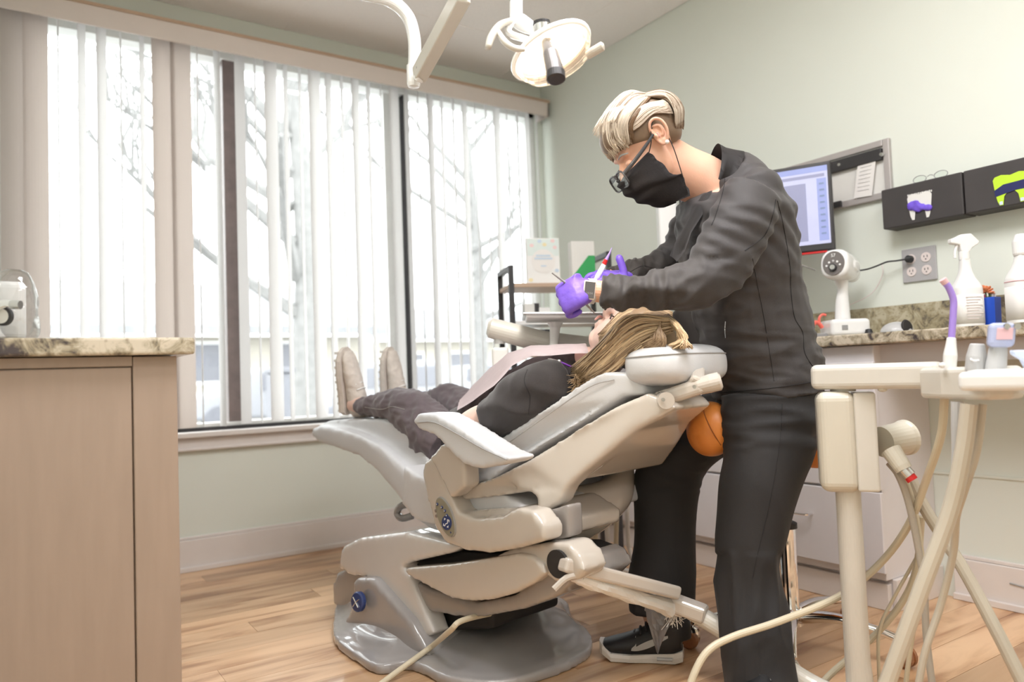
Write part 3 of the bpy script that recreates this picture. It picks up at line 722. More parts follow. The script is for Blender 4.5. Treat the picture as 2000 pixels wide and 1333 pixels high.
# main box on the post
bx0 = D(1618, 760, 1.72); cbx = D(1676, 860, 1.72)
sc = 1.72/F
g = MB()
ctr = D(1671, 862, 1.72); ctr = V(px_, py_, 0)+UP*ctr.z+CR*.002
hh = 98*sc*2
rt = V(CR.x, CR.y, 0).normalized(); fw = V(CF.x, CF.y, 0).normalized()
rv = ray(1672, 860); fw2 = V(rv.x, rv.y, 0).normalized(); fw2 = (fw2*.92+fw*.25).normalized(); rt2 = fw2.cross(UP).normalized()
if rt2.dot(CR) < 0: rt2 = -rt2
g.box(ctr-rt2*.020, (.084, .10, hh), (rt2, fw2, UP)); obj('unit_body', g, 'cream', du, .022, 5)
obj('unit_side_cover', B3(ctr+rt2*.040, (.046, .095, hh-.006), (rt2, fw2, UP)), 'cream_white', du, .006, 3)
ctop = D(1725, 752, 1.70)
p, q = D(1619, 740, 1.72)+fw*.0, D(1842, 752, 1.62)
tzz = ctr.z+hh/2+.034
arm_a = V(px_, py_, tzz)-rt2*.056+fw*.01; arm_b = D(1842, 752, 1.60)
dirn = V(arm_b.x-arm_a.x, arm_b.y-arm_a.y, 0); arm_b = V(arm_b.x, arm_b.y, tzz-.002)
arm_ = obj('top_arm', MB().beam(arm_a, arm_b, .066, .058), 'cream_white', du, .014, 4)
obj('arm_groove', MB().beam(arm_a.lerp(arm_b, .30)+UP*.012-fw*.0335, arm_b+UP*.010-fw*.0335, .002, .002), 'seam', arm_)
obj('swivel_knob', MB().lathe([(.001, 0), (.028, 0), (.028, .006), (.02, .010), (.001, .010)], ctr+UP*(hh/2-.001), UP, 24), 'cream_white', du)
obj('small_knob', MB().ell(arm_a.lerp(arm_b, .52)-UP*.030-fw*.02, (.010, .010, .006)), 'cream', du)
# instrument holder and tray
h0 = arm_b+UP*-.004
hd = (D(1975, 770, 1.42)-D(1842, 752, 1.60)); hd.z = 0; hd.normalize(); hn = V(-hd.y, hd.x, 0)
g = MB(); ho = PZ(1842, 752, h0.z)
q0 = [PZ(x, y, h0.z+.020) for x, y in ((1838, 728),)]
poly = [h0-hn*.05-hd*.01, h0-hn*.06+hd*.07, h0-hn*.04+hd*.17, h0+hn*.0+hd*.185, h0+hn*.05+hd*.16, h0+hn*.055+hd*.06, h0+hn*.05-hd*.01]
g.prism([p-UP*.044 for p in poly], UP*.064); obj('instrument_holder', g, 'cream_white', du, .010, 3)
try_c = D(1975, 747, 1.30)
g = MB(); lt = D(1872, 746, 1.36); rt_ = D(2120, 742, 1.24)
dd = (rt_-lt); dd.z = 0; dd.normalize(); nn_ = V(-dd.y, dd.x, 0)
if nn_.dot(CF) < 0: nn_ = -nn_
zc = lt.z
g.mm((0, 0, 0), (1, 1, 1)); g = MB().box(V(lt.x, lt.y, zc)+dd*.17+nn_*.07, (.34, .16, .034), (dd, nn_, UP)); obj('instrument_tray', g, 'white', du, .010, 4)
obj('tray_mat', B3(V(lt.x, lt.y, zc+.018)+dd*.17+nn_*.07, (.31, .135, .003), (dd, nn_, UP)), 'offwhite', du)
def hose(name, pts, r, m='hose', par=du, n=6):
    return obj(name, MB().tube([D(*p) for p in pts], r, 12, n), m, par)
hose('hose', [(1845, 775, 1.58), (1838, 850, 1.6), (1812, 930, 1.66), (1775, 1025, 1.72), (1720, 1100, 1.78), (1640, 1165, 1.78), (1520, 1215, 1.74), (1430, 1245, 1.72), (1380, 1275, 1.70), (1350, 1333, 1.68), (1345, 1380, 1.68)], .0085, 'hose')
hose('hose', [(1920, 790, 1.50), (1908, 880, 1.5), (1880, 970, 1.52), (1868, 1010, 1.55), (1862, 1080, 1.58), (1838, 1180, 1.6), (1808, 1270, 1.6), (1790, 1360, 1.6)], .0075, 'tube_tan')
hose('hose', [(1736, 905, 1.72), (1755, 930, 1.7), (1775, 985, 1.69), (1795, 1080, 1.68), (1805, 1150, 1.67), (1810, 1250, 1.66), (1825, 1370, 1.64)], .0075, 'hose_grey')
hose('hose', [(1738, 900, 1.74), (1768, 935, 1.72), (1790, 1010, 1.70), (1803, 1110, 1.68), (1802, 1130, 1.68), (1790, 1190, 1.70), (1770, 1330, 1.72), (1768, 1400, 1.72)], .0055, 'hose')
hose('hose', [(1800, 1010, 1.76), (1790, 1110, 1.78), (1760, 1180, 1.80), (1700, 1250, 1.82), (1620, 1320, 1.8), (1580, 1370, 1.8)], .008, 'hose')
hose('hose', [(1790, 1090, 1.80), (1745, 1170, 1.8), (1718, 1230, 1.8), (1716, 1300, 1.8), (1720, 1370, 1.8)], .004, 'hose')
hose('suction_tube', [(1893, 790, 1.46), (1882, 880, 1.46), (1855, 1000, 1.46), (1800, 1150, 1.46), (1738, 1320, 1.46), (1720, 1370, 1.46)], .0155, 'tube_tan')
hose('suction_tube', [(1780, 940, 1.74), (1810, 1000, 1.72), (1880, 1110, 1.66), (1950, 1240, 1.58), (2010, 1360, 1.52)], .0135, 'tube_tan')
# canister
cc = D(1722, 864, 1.75); ax = (CR*.93+CF*.34+UP*.10).normalized()
can = obj('separator_cup', MB().lathe([(.001, 0), (.036, 0), (.038, .04), (.039, .066), (.042, .070), (.0425, .076), (.039, .076), (.036, .03), (.001, .03)], cc, ax, 28), 'cream', du, smooth=60)
obj('cup_outlet', MB().tube([D(1740, 880, 1.70), D(1762, 912, 1.675), D(1766, 918, 1.672)], [.022, .019, .018], 20), 'cream', can)
obj('valve', MB().tube([D(1766, 918, 1.672), D(1777, 930, 1.665)], .014, 18), 'steel', can); obj('red_cap', MB().tube([D(1776, 930, 1.665), D(1783, 939, 1.66)], .012, 18), 'red', can)
# syringes / handpieces
su = thing('saliva_ejector', 'purple bent saliva ejector tip standing in the instrument holder', 'dental tool', D(1855, 735, 1.52))
obj('tip', MB().tube([D(1858, 668, 1.52), D(1862, 610, 1.52), D(1862, 585, 1.52), D(1853, 562, 1.52), D(1846, 553, 1.52)], .0066, 14, 5), 'purple_plastic', su); obj('clear_end', MB().tube([D(1847, 554, 1.52), D(1841, 546, 1.52)], [.007, .0075], 14), 'pinkish', su)
obj('valve_body', MB().lathe([(.010, 0), (.0125, .01), (.0125, .03), (.013, .05), (.010, .07), (.0085, .085), (.007, .086)], D(1853, 742, 1.52), (D(1858, 665, 1.52)-D(1853, 742, 1.52)), 20), 'white_gloss', su, smooth=60)
obj('lever', MB().ell(D(1840, 714, 1.51), .006), 'white_gloss', su)
obj('lower_stem', MB().tube([D(1870, 785, 1.50), D(1869, 832, 1.50), D(1866, 870, 1.50), D(1862, 940, 1.5)], [.012, .011, .007, .004], 14), 'grey_device', su)
s2 = thing('air_water_syringe', 'short grey clear-capped handpiece between ejector and larger nozzle', 'dental tool', D(1900, 735, 1.45))
obj('grip', MB().lathe([(.017, 0), (.019, .02), (.018, .045), (.013, .068), (.011, .07)], D(1905, 742, 1.45), (D(1909, 672, 1.45)-D(1905, 742, 1.45)), 22), 'grey_device', s2, smooth=60)
obj('ring', MB().tube([D(1896+9*(1+math.cos(t)), 702+3*math.sin(t), 1.44-.01*math.sin(t)) for t in np.linspace(0, 6.28, 16)], .0018, 6), 'white_gloss', s2)
s3 = thing('suction_nozzle', 'large grey handpiece with square blue and pink translucent head', 'dental tool', D(1940, 735, 1.42))
obj('grip', MB().lathe([(.017, 0), (.0175, .03), (.015, .065), (.012, .07)], D(1942, 744, 1.42), (D(1951, 670, 1.42)-D(1942, 744, 1.42)), 22), 'grey_device', s3, smooth=60)
hd_ = D(1955, 655, 1.41); rx = (CR*.9-CF*.45).normalized(); ux = (UP+rx*.12).normalized(); fx_ = ux.cross(rx).normalized()
obj('head_shell', MB().box(hd_, (.044, .032, .046), (rx, fx_, ux), 0), 'blue_glass', s3, .009, 3)
obj('pink_face', MB().box(hd_-fx_*(.0165 if fx_.dot(CF) > 0 else -.0165)+rx*.004+ux*.002, (.026, .002, .022), (rx, fx_, ux)), 'pinkish', s3, .001)
for k in (-1, 1): obj('screw', MB().lathe([(.001, 0), (.006, 0), (.006, .004), (.001, .004)], hd_+ux*.016+rx*(.008*k+.006)-CF*.017, -CF, 14), 'steel', s3)
s4 = thing('blue_clip', 'pale blue plastic clip tip at the right edge above the tray', 'dental tool', D(2000, 735, 1.35))
obj('clip', MB().prism([D(1979, 685, 1.36), D(2010, 684, 1.36), D(2030, 735, 1.36), D(2015, 735, 1.36), D(1998, 703, 1.36), D(1981, 693, 1.36)], CF*.012), 'pale_blue', s4, .002)
# cable from chair to lower left
cb = obj('foot_cable', MB().tube([W(-.18, -.16, .14), S(905, 1212, -.33), S(880, 1232, -.36), PZ(845, 1262, .06), PZ(800, 1295, .03), PZ(750, 1332, .012), PZ(690, 1380, .008), PZ(600, 1420, .008)], .0075, 12, 6), 'hose')
tag(cb, 'beige cable running from under the chair across its base to the floor', 'cable')

# ================================================================== STOOL
sx = PZ(1548, 1262, 0)
stool = thing('saddle_stool', 'orange leather saddle stool on chrome five-star castor base', 'stool', sx)
hubz = .085
obj('lower_column', MB().lathe([(.030, .06), (.030, hubz), (.0245, .10), (.0245, .335), (.001, .335)], sx, UP, 28), 'chrome', stool)
obj('collar', MB().lathe([(.020, .333), (.030, .333), (.030, .348), (.022, .352), (.015, .352)], sx, UP, 28), 'black_rubber', stool)
obj('gas_rod', MB().lathe([(.0155, .35), (.0155, .56), (.001, .56)], sx, UP, 24), 'steel', stool)
tb_ = PZ(1742, 1262, .05)-sx; a0 = math.atan2(tb_.y, tb_.x)
for k in range(5):
    a = a0+k*2*PI/5; d = V(math.cos(a), math.sin(a), 0); s_ = V(-d.y, d.x, 0)
    l = obj('foot', MB().limb([(sx+d*.02+UP*.085, .020, .022), (sx+d*.12+UP*.098, .014, .018), (sx+d*.22+UP*.085, .011, .014), (sx+d*.285+UP*.068, .009, .013)], 14, 5, up=UP), 'chrome', stool, smooth=True)
    cst = obj('caster', MB().lathe([(.001, -.02), (.022, -.02), (.028, -.013), (.028, -.004), (.010, -.003), (.010, .003), (.028, .004), (.028, .013), (.022, .02), (.001, .02)], sx+d*.29+UP*.0285, s_.lerp(d, .3), 20), 'clear_brown' if 'clear_brown' in M else 'amber', l)
    obj('caster_hood', MB().ell(sx+d*.285+UP*.042, (.026, .022, .024), (d, s_, UP), 16, 10), 'chrome', l)
# saddle: long axis across the picture
sd = D(1492, 845, 2.10); sd = V(sx.x, sx.y, sd.z)-V(CR.x, CR.y, 0)*.05+UP*.02
ra = V(CR.x, CR.y, 0).normalized(); fa = V(CF.x, CF.y, 0).normalized()
g = MB().ell(D(1386, 838, 1.99), (.060, .085, .074), (ra, fa, UP), 24, 14, 2.2)
g.ell(D(1490, 838, 2.07), (.17, .10, .055), (ra, fa, UP), 24, 14, 2.4)
g.ell(D(1600, 842, 2.08), (.085, .17, .085), (ra, fa, UP), 24, 14, 2.3)
g.ell(D(1592, 862, 1.95), (.075, .06, .072), (ra, fa, UP), 20, 12)
sad = clay('saddle_seat', g, 'orange', stool, .007, 10)
obj('seam', MB().tube([D(1372, 792, 1.93), D(1378, 815, 1.908), D(1392, 845, 1.903), D(1408, 870, 1.915)], .0016, 6, 5), 'orange_seam', sad)
obj('seat_plate', B3(sd-UP*.07, (.16, .12, .012), (ra, fa, UP)), 'black_metal', stool, .004)

# ================================================================== OPERATING LAMP
lamp = thing('operating_lamp', 'white ceiling-hung dental lamp with lit reflector and curved handles', 'lamp', D(810, 0, 2.15))
dt0 = D(600, -80, 1.93)
obj('ceiling_mount', MB().lathe([(.001, 0), (.09, 0), (.09, -.02), (.04, -.05), (.026, -.06), (.001, -.06)], V(dt0.x, dt0.y, H), UP, 28), 'white_gloss', lamp, smooth=50)
obj('drop_tube', MB().tube([V(dt0.x, dt0.y, H-.03), V(dt0.x, dt0.y, dt0.z+.28), V(dt0.x, dt0.y, dt0.z+.08), D(640, -50, 1.96), D(700, -16, 2.0), D(760, 0, 2.06), D(795, 30, 2.09), D(808, 70, 2.1), D(810, 110, 2.1), D(808, 150, 2.1)], .0185, 20, 6), 'white_gloss', lamp)
obj('tube_cap', MB().lathe([(.001, -.012), (.016, -.010), (.019, 0), (.019, .05), (.001, .05)], D(808, 163, 2.1), UP, 20), 'white_gloss', lamp)
a1, a2 = D(818, 148, 2.07), D(905, -12, 1.80)
obj('spring_arm', MB().beam(a1, a2, .036, .045), 'cream_white', lamp, .004, 2)
obj('pivot_clip', MB().beam(D(815, 158, 2.06), D(832, 128, 2.04), .026, .02), 'white_gloss', lamp, .004)
obj('pivot_screw', MB().lathe([(.001, -.02), (.006, -.02), (.006, .02), (.001, .02)], D(828, 133, 2.04), CR, 12), 'black_metal', lamp)
LD = 1.62
obj('second_arm', MB().tube([D(905, -12, 1.8), D(960, -60, 1.7), D(1008, -30, LD+.02), D(1008, 8, LD+.02)], .014, 16, 4), 'white_gloss', lamp)
obj('neck', MB().tube([D(1008, 5, LD+.02), D(1008, 34, LD+.02), D(1010, 40, LD+.02)], [.0145, .0145, .012], 20), 'white_gloss', lamp)
obj('yoke', MB().limb([(D(1008, 36, LD+.02), .014, .016), (D(1018, 44, LD+.01), .018, .020), (D(1040, 56, LD), .014, .020), (D(1062, 66, LD), .010, .014)], 18, 5), 'white_gloss', lamp, smooth=True)
obj('yoke_loop', MB().tube([D(1000, 45, LD), D(992, 58, LD-.01), D(1000, 68, LD-.02), D(1018, 74, LD-.02), D(1036, 80, LD-.01)], .0075, 10, 5), 'white_gloss', lamp)
hcn = D(1076, 100, LD); haxis = (CU*-.62+CR*.28-CF*.42).normalized()   # light goes down / right / a little to camera
hx = (CR-haxis*CR.dot(haxis)).normalized(); hy = haxis.cross(hx)
hx2 = (hx*math.cos(.35)+hy*math.sin(.35)).normalized(); hy2 = haxis.cross(hx2)
def dome(sx_, sy_, dep, h0, n=36, rings=9, th=.003, inner=True):
    g = MB(); R = []
    for i in range(rings+1):
        a = (i/rings)*PI/2; rr = math.sin(a); hh_ = -dep*math.cos(a)
        R.append([g.bm.verts.new(hcn+hx2*math.cos(2*PI*k/n)*max(rr, .01)*sx_+hy2*math.sin(2*PI*k/n)*max(rr, .01)*sy_+haxis*(h0+hh_)) for k in range(n)])
    g._rings(R, False); g._f(R[0][::-1]); bmesh.ops.solidify(g.bm, geom=g.bm.faces[:], thickness=th); return g
shell = obj('lamp_shell', dome(.090, .058, .040, 0), 'white_gloss', lamp, smooth=True)
obj('reflector', dome(.074, .044, .026, .004, th=.002), 'light_core', lamp, smooth=True)
obj('rim', MB().tube([hcn+hx2*math.cos(t)*.090+hy2*math.sin(t)*.058 for t in np.linspace(0, 2*PI, 40)], .006, 8), 'light_glass', lamp)
g = MB().prism([hcn+hx2*math.cos(t)*.086*(1+.0*math.cos(6*t))+hy2*math.sin(t)*.053+haxis*.006 for t in np.linspace(0, 2*PI, 32, endpoint=False)], haxis*.022); obj('clear_shield', g, 'clear_plastic', lamp, .006, 3)
b0 = hcn-haxis*.03
obj('bulb_holder', MB().tube([D(1060, 66, LD-.02), D(1058, 44, LD-.02)], .018, 24), 'steel', lamp)
obj('bulb_holder_ring', MB().tube([D(1058, 48, LD-.021), D(1057.6, 43, LD-.021)], .0187, 24), 'black_metal', lamp)
bh = obj('bulb_cylinder', MB().tube([D(1068, 84, LD-.03), D(1076, 108, LD-.07), D(1082, 132, LD-.09), D(1085, 148, LD-.1)], [.013, .0175, .0185, .0185], 24), 'lens_grey', lamp, smooth=50)
obj('bulb_cap', MB().tube([D(1085, 142, LD-.1), D(1086, 155, LD-.105), D(1086.5, 157, LD-.106)], [.0195, .0195, .015], 24), 'black_metal', lamp)
obj('clear_guard', MB().ell(hcn+haxis*.028+hx2*-.0, (.078, .050, .034), (hx2, hy2, haxis), 28, 14, 2.4), 'clear_plastic', lamp)
hl_ = obj('left_handle', MB().limb([(D(998, 40, LD-.01), .006, .009), (D(976, 50, LD-.03), .008, .010), (D(960, 72, LD-.05), .008, .010), (D(953, 94, LD-.06), .006, .008)], 14, 5), 'cream_white', lamp, smooth=True)
obj('handle_fork', MB().limb([(D(972, 60, LD-.04), .005, .007), (D(986, 82, LD-.05), .007, .010), (D(1004, 94, LD-.05), .007, .010), (D(1022, 96, LD-.04), .006, .009)], 14, 5), 'cream_white', lamp, smooth=True)
obj('right_handle', MB().tube([D(1148, 108, LD-.02), D(1160, 100, LD-.03), D(1177, 90, LD-.04), D(1179, 89, LD-.04)], [.009, .010, .010, .006], 14), 'cream_white', lamp, smooth=50)
lt_ = bpy.data.lights.new('lamp_light', 'SPOT'); lt_.energy = 6; lt_.spot_size = 1.1; lt_.color = (1, .92, .8); lt_.shadow_soft_size = .05
lo = bpy.data.objects.new('lamp_light', lt_); COL.objects.link(lo); lo.location = hcn+haxis*.07; lo.rotation_euler = (D(1180, 640, 2.0)-lo.location).to_track_quat('-Z', 'Y').to_euler()
# ================================================================== ASSISTANT ARM AND TRAY behind the patient
au = thing('bracket_tray', 'white bracket tray on tapered post behind the patient’s head', 'tray', D(1085, 720, 2.6))
TD = 2.45
obj('swing_arm', MB().tube([D(952, 640, TD), D(958, 641, TD), D(1060, 668, TD), D(1160, 682, TD), D(1250, 690, TD)], [.022, .034, .036, .038, .038], 24), 'cream_white', au, smooth=50)
obj('arm_joint', MB().tube([D(975, 655, TD), D(975, 672, TD)], .018, 16), 'grey_device', au); obj('arm_box', B3(D(978, 715, TD), (.055, .05, .12), (rt, fw, UP)), 'offwhite', au, .01, 3)
obj('tray_post', MB().tube([D(1079, 705, TD-.06), D(1082, 672, TD-.06), D(1084, 640, TD-.06), D(1084, 630, TD-.06)], [.021, .014, .017, .026], 20), 'white_gloss', au, smooth=50)
g = B3(D(1118, 622, TD-.06), (.30, .24, .014), (CR.lerp(UP*0, 0), V(CF.x, CF.y, 0).normalized(), UP)); obj('tray_plate', g, 'white', au, .006, 3)
obj('tray_rim', B3(D(1118, 619, TD-.06), (.32, .26, .006), (CR, V(CF.x, CF.y, 0).normalized(), UP)), 'steel', au, .002)
obj('tray_paper', B3(D(1118, 616.5, TD-.06), (.29, .23, .003), (CR, V(CF.x, CF.y, 0).normalized(), UP)), 'paper', au)
# hoses hanging under chair on the far side
for i, (a, x) in enumerate([(1165, 0), (1185, 1), (1205, 0), (1225, 1)]):
    h_ = obj('hanging_hose', MB().tube([D(a+4, 930, 2.75), D(a, 1000, 2.75), D(a-2+6*x, 1070, 2.8), D(a+22*x, 1108, 2.8), D(a+52*x+6, 1120, 2.82)], .009, 10, 5), ('hose' if i % 2 == 0 else 'offwhite'))
    tag(h_, ['yellowish hose hanging below the chair, leftmost of the four', 'white hose hanging below the chair, second from the left', 'yellowish hose hanging below the chair, third from the left', 'white hose hanging below the chair, nearest the black trouser leg'][i], 'hose', 'hoses hanging behind the chair')
# ================================================================== THE DENTAL WORKER
def mm(px, d): return px*d/F
def wr(co, s, st=(1, 1, 1), off=0):    # wrinkle noise 0..1-ish ridges
    q = V(co.dot(CR)*st[0], co.dot(CU)*st[1], co.dot(CF)*st[2])*s+V(off, off*1.7, off*.3)
    return 1-abs(noise.noise(q))*2.4
wroot = PZ(1400, 1305, 0)
wk = thing('person', 'person in charcoal zip jacket and black trousers with mask and glasses, leaning over', 'person', wroot)
def st(px, py, d, a, b): return (D(px, py, d), mm(a, d), b)   # image-plane half width in px, half depth in m
imgup = None
# ---- jacket : torso stations; 'up' frame axis = picture right
def limbD(g, L_, seg=28, n=5, up=None, fn=None, pw=2.15): g.limb([st(*x) for x in L_], seg, n, up=(up or CR), fn=fn, pw=pw); return g
TORSO = [(1503, 768, 2.03, 104, .165), (1500, 750, 2.03, 106, .165), (1488, 710, 2.03, 108, .160), (1472, 650, 2.02, 112, .150), (1456, 580, 2.01, 108, .150), (1445, 520, 2.00, 110, .160), (1436, 460, 2.0, 114, .175), (1432, 410, 2.0, 106, .185), (1432, 370, 1.99, 84, .175), (1428, 345, 1.98, 62, .13), (1415, 325, 1.97, 42, .09)]
ARM_N = [(1468, 385, 1.86, 62, .060), (1452, 425, 1.83, 62, .062), (1425, 480, 1.81, 62, .060), (1395, 530, 1.80, 60, .058), (1350, 558, 1.79, 50, .054), (1300, 565, 1.79, 40, .048), (1240, 570, 1.80, 34, .043), (1195, 572, 1.81, 34, .040), (1178, 572, 1.815, 31, .036)]
ARM_F = [(1400, 400, 2.14, 60, .06), (1360, 450, 2.18, 52, .055), (1335, 490, 2.2, 42, .05), (1290, 520, 2.16, 32, .045), (1240, 535, 2.1, 28, .04), (1200, 545, 2.06, 26, .036)]
def armtube(g, L_, k=1., seg=24, fn=None):
    P = [(D(x, y, d), mm(a, d)*k, b*k) for x, y, d, a, b in L_]
    g.limb(P, seg, 5, up=CF, fn=fn)
    return g
def arm2(g, L_, k=1., fn=None, seg=26):      # first radius across the picture plane (perp. to CF), second along depth
    P = [(D(x, y, d), b*k, mm(a, d)*k) for x, y, d, a, b in L_]
    g.limb(P, seg, 5, up=CF, fn=fn); return g
def fold_sleeve(t, th):
    r = 0
    if t > .55: r += (.09*math.sin(40*t+1.5*math.sin(th+1))+.05*math.sin(67*t-2*math.cos(th)))*min(1, (t-.55)*4)
    r += .03*math.sin(19*t+2*th)
    return r
g = MB(); limbD(g, TORSO, fn=lambda t, th: .012*math.sin(22*t+3*th)+.01*math.sin(37*t-2*th))
arm2(g, ARM_N, fn=fold_sleeve); arm2(g, ARM_F)
g.ell(D(1478, 372, 1.90), (.062, .075, .058), (CR, CF, CU)).ell(D(1410, 380, 2.12), (.06, .075, .06), (CR, CF, CU))
# hem flare and back
def jd(co):
    c = co-EYE; d = c.dot(CF); px = 1000+F*c.dot(CR)/d; py = 666.5-F*c.dot(CU)/d
    a = .0
    # creases radiating at elbow / sleeve and at the waist
    a += .0050*(wr(co, 9, (1, 2.4, 1), 3)-.5)
    if px < 1380: a += .0125*(wr(co, 15, (2.4, .8, 1), 1)-.45)*min(1, (1380-px)/120)
    if 1300 < px < 1470 and 500 < py < 620: a += .006*(wr(co, 12, (1.6, 1.6, 1), 6)-.5)
    if py > 640: a += .0060*(wr(co, 10, (.8, 3.2, 1), 7)-.5)
    # diagonal folds from the armpit
    q = (co.dot(CR)*.55+co.dot(CU)*.85)
    if py < 520: a += .0045*math.sin(q*150+4*noise.noise(co*6))*max(0, 1-abs(py-440)/110)
    return a*.8
jacket = clay('jacket', g, 'jacket', wk, .0062, 3, jd)
from mathutils.bvhtree import BVHTree
def bvh(o):
    me = o.data; off = base_of(o.parent) if o.parent else o.location
    return BVHTree.FromPolygons([v.co+off for v in me.vertices], [tuple(p.vertices) for p in me.polygons])
JB = bvh(jacket)
def on(bv, px, py, lift=.0008):
    h = bv.ray_cast(EYE, ray(px, py).normalized())
    return (h[0]-ray(px, py).normalized()*lift) if h[0] else None
def stitch(name, pts, bv, par, m='jacket_seam', r=.0012, n=8, lift=.0004):
    q = catmull(pts, n); P = []; runs = []
    for a in q:
        p = on(bv, a[0], a[1], lift)
        if p is None or (P and (p-P[-1]).length > .05):
            if len(P) > 2: runs.append(P)
            P = []
            if p is None: continue
        P.append(p)
    if len(P) > 2: runs.append(P)
    if not runs: return
    g = MB()
    for P in runs: g.tube(P, r, 6)
    return obj(name, g, m, par)
stitch('seam', [(1417, 333), (1413, 370), (1398, 420), (1390, 440)], JB, jacket)
stitch('seam', [(1515, 390), (1508, 425), (1492, 462), (1455, 490)], JB, jacket)
stitch('seam', [(1518, 392), (1530, 440), (1543, 520), (1545, 570), (1552, 620), (1568, 650), (1572, 690), (1595, 730), (1600, 762)], JB, jacket)
stitch('seam', [(1470, 505), (1480, 560), (1492, 620), (1505, 700), (1512, 745)], JB, jacket, r=.0008)
stitch('seam', [(1340, 470), (1330, 500), (1290, 525), (1255, 520), (1225, 535)], JB, jacket, r=.0008)
stitch('hem_seam', [(1402, 768), (1450, 764), (1520, 757), (1604, 744)], JB, jacket, r=.0012)
stitch('pocket_zip', [(1417, 628), (1416, 645), (1417, 660)], JB, jacket, 'steel', .0016)
# collar
CA = (D(1385, 300, 1.97)-D(1405, 350, 1.98)).normalized()
g = MB(); ring = []
cc_ = D(1404, 336, 1.975); ca = (D(1370, 322, 1.97)-D(1420, 350, 1.98)).normalized(); cs_ = CF; cu_ = ca.cross(cs_).normalized()
if cu_.z < 0: cu_ = -cu_
rows = []
for (h, a, b, sl) in ((-.030, .074, .088, 0), (-.005, .066, .080, 0), (.018, .060, .074, 0), (.040, .060, .072, 0)):
    r_ = []
    for k in range(33):
        th = math.radians(-146+292*k/32)
        fr_ = .5-.5*math.cos(th)          # 0 at the nape, 1 at the throat
        r_.append(cc_+ca*(h*(1-.7*fr_)-.02*fr_)+cu_*(math.cos(th)*a)+cs_*(math.sin(th)*b))
    rows.append([g.bm.verts.new(p) for p in r_])
for a, b in zip(rows, rows[1:]):
    for k in range(32): g._f((a[k], a[k+1], b[k+1], b[k]))
bmesh.ops.solidify(g.bm, geom=g.bm.faces[:], thickness=.006); obj('collar', g, 'jacket', jacket, smooth=True)
# lapel falling open at the chest
g = MB()
LP = [[(1372, 380, 1.90), (1392, 372, 1.885)], [(1352, 410, 1.90), (1375, 415, 1.875)], [(1335, 445, 1.90), (1350, 455, 1.875)], [(1318, 475, 1.91), (1338, 490, 1.885)], [(1308, 500, 1.93), (1322, 512, 1.91)]]
rows = [[g.bm.verts.new(D(*a).lerp(D(*b), j/4)-CF*(.008*math.sin(PI*j/4))) for j in range(5)] for a, b in LP]
for a, b in zip(rows, rows[1:]):
    for k in range(4): g._f((a[k], a[k+1], b[k+1], b[k]))
bmesh.ops.solidify(g.bm, geom=g.bm.faces[:], thickness=.004); obj('lapel', g, 'jacket', jacket, smooth=True)
# jacket front flap under the arm
g = MB(); limbD(g, [(1330, 600, 2.08, 34, .05), (1352, 625, 2.07, 34, .05), (1372, 660, 2.06, 34, .05), (1395, 700, 2.05, 36, .06)])
clay('front_panel', g, 'jacket', jacket, .007, 5)
# ---- trousers
g = MB()
limbD(g, [(1503, 752, 2.03, 98, .155), (1500, 790, 2.03, 100, .16), (1492, 835, 2.03, 92, .15)])
LEG_N = [(1502, 780, 1.95, 98, .09), (1500, 850, 1.93, 98, .095), (1494, 905, 1.91, 82, .09), (1480, 960, 1.90, 78, .088), (1470, 1020, 1.89, 70, .082), (1461, 1090, 1.88, 63, .076), (1464, 1150, 1.87, 66, .078), (1474, 1210, 1.85, 68, .08), (1482, 1290, 1.82, 68, .086), (1486, 1385, 1.79, 72, .095)]
LEG_F = [(1468, 790, 2.12, 70, .09), (1420, 815, 2.16, 62, .09), (1368, 850, 2.19, 60, .088), (1322, 895, 2.21, 62, .085), (1303, 940, 2.20, 66, .082), (1300, 1000, 2.18, 61, .076), (1298, 1070, 2.16, 60, .074), (1293, 1140, 2.14, 64, .076), (1292, 1200, 2.13, 62, .076)]
def fold_leg(t, th): return .025*math.sin(2*th+5*t)*t+.03*max(0, t-.45)*math.sin(5*th+3*t)
arm2(g, [(x, y, d, a, b) for x, y, d, a, b in LEG_N], fn=fold_leg, seg=32)
arm2(g, LEG_F, fn=fold_leg, seg=32)
def td(co):
    c = co-EYE; d = c.dot(CF); px = 1000+F*c.dot(CR)/d; py = 666.5-F*c.dot(CU)/d
    a = .004*(wr(co, 7, (1, .7, 1), 5)-.5)
    if py < 880: a += .007*(wr(co, 9, (.7, 3., 1), 2)-.5)
    if py > 1080 and px > 1380: a += .010*(wr(co, 9, (2.2, .5, 1), 9)-.5)
    if 880 < py < 960 and px < 1380: a += .006*(wr(co, 9, (.9, 2.4, 1), 4)-.5)
    return a
trousers = clay('trousers', g, 'trousers', wk, .0075, 5, td)
TBv = bvh(trousers)
stitch('seam', [(1528, 790), (1525, 850), (1515, 920), (1500, 1000), (1478, 1090), (1470, 1130)], TBv, trousers, r=.0008)
stitch('hem_seam', [(1222, 1190), (1250, 1205), (1300, 1225), (1352, 1236)], TBv, trousers, r=.0008)
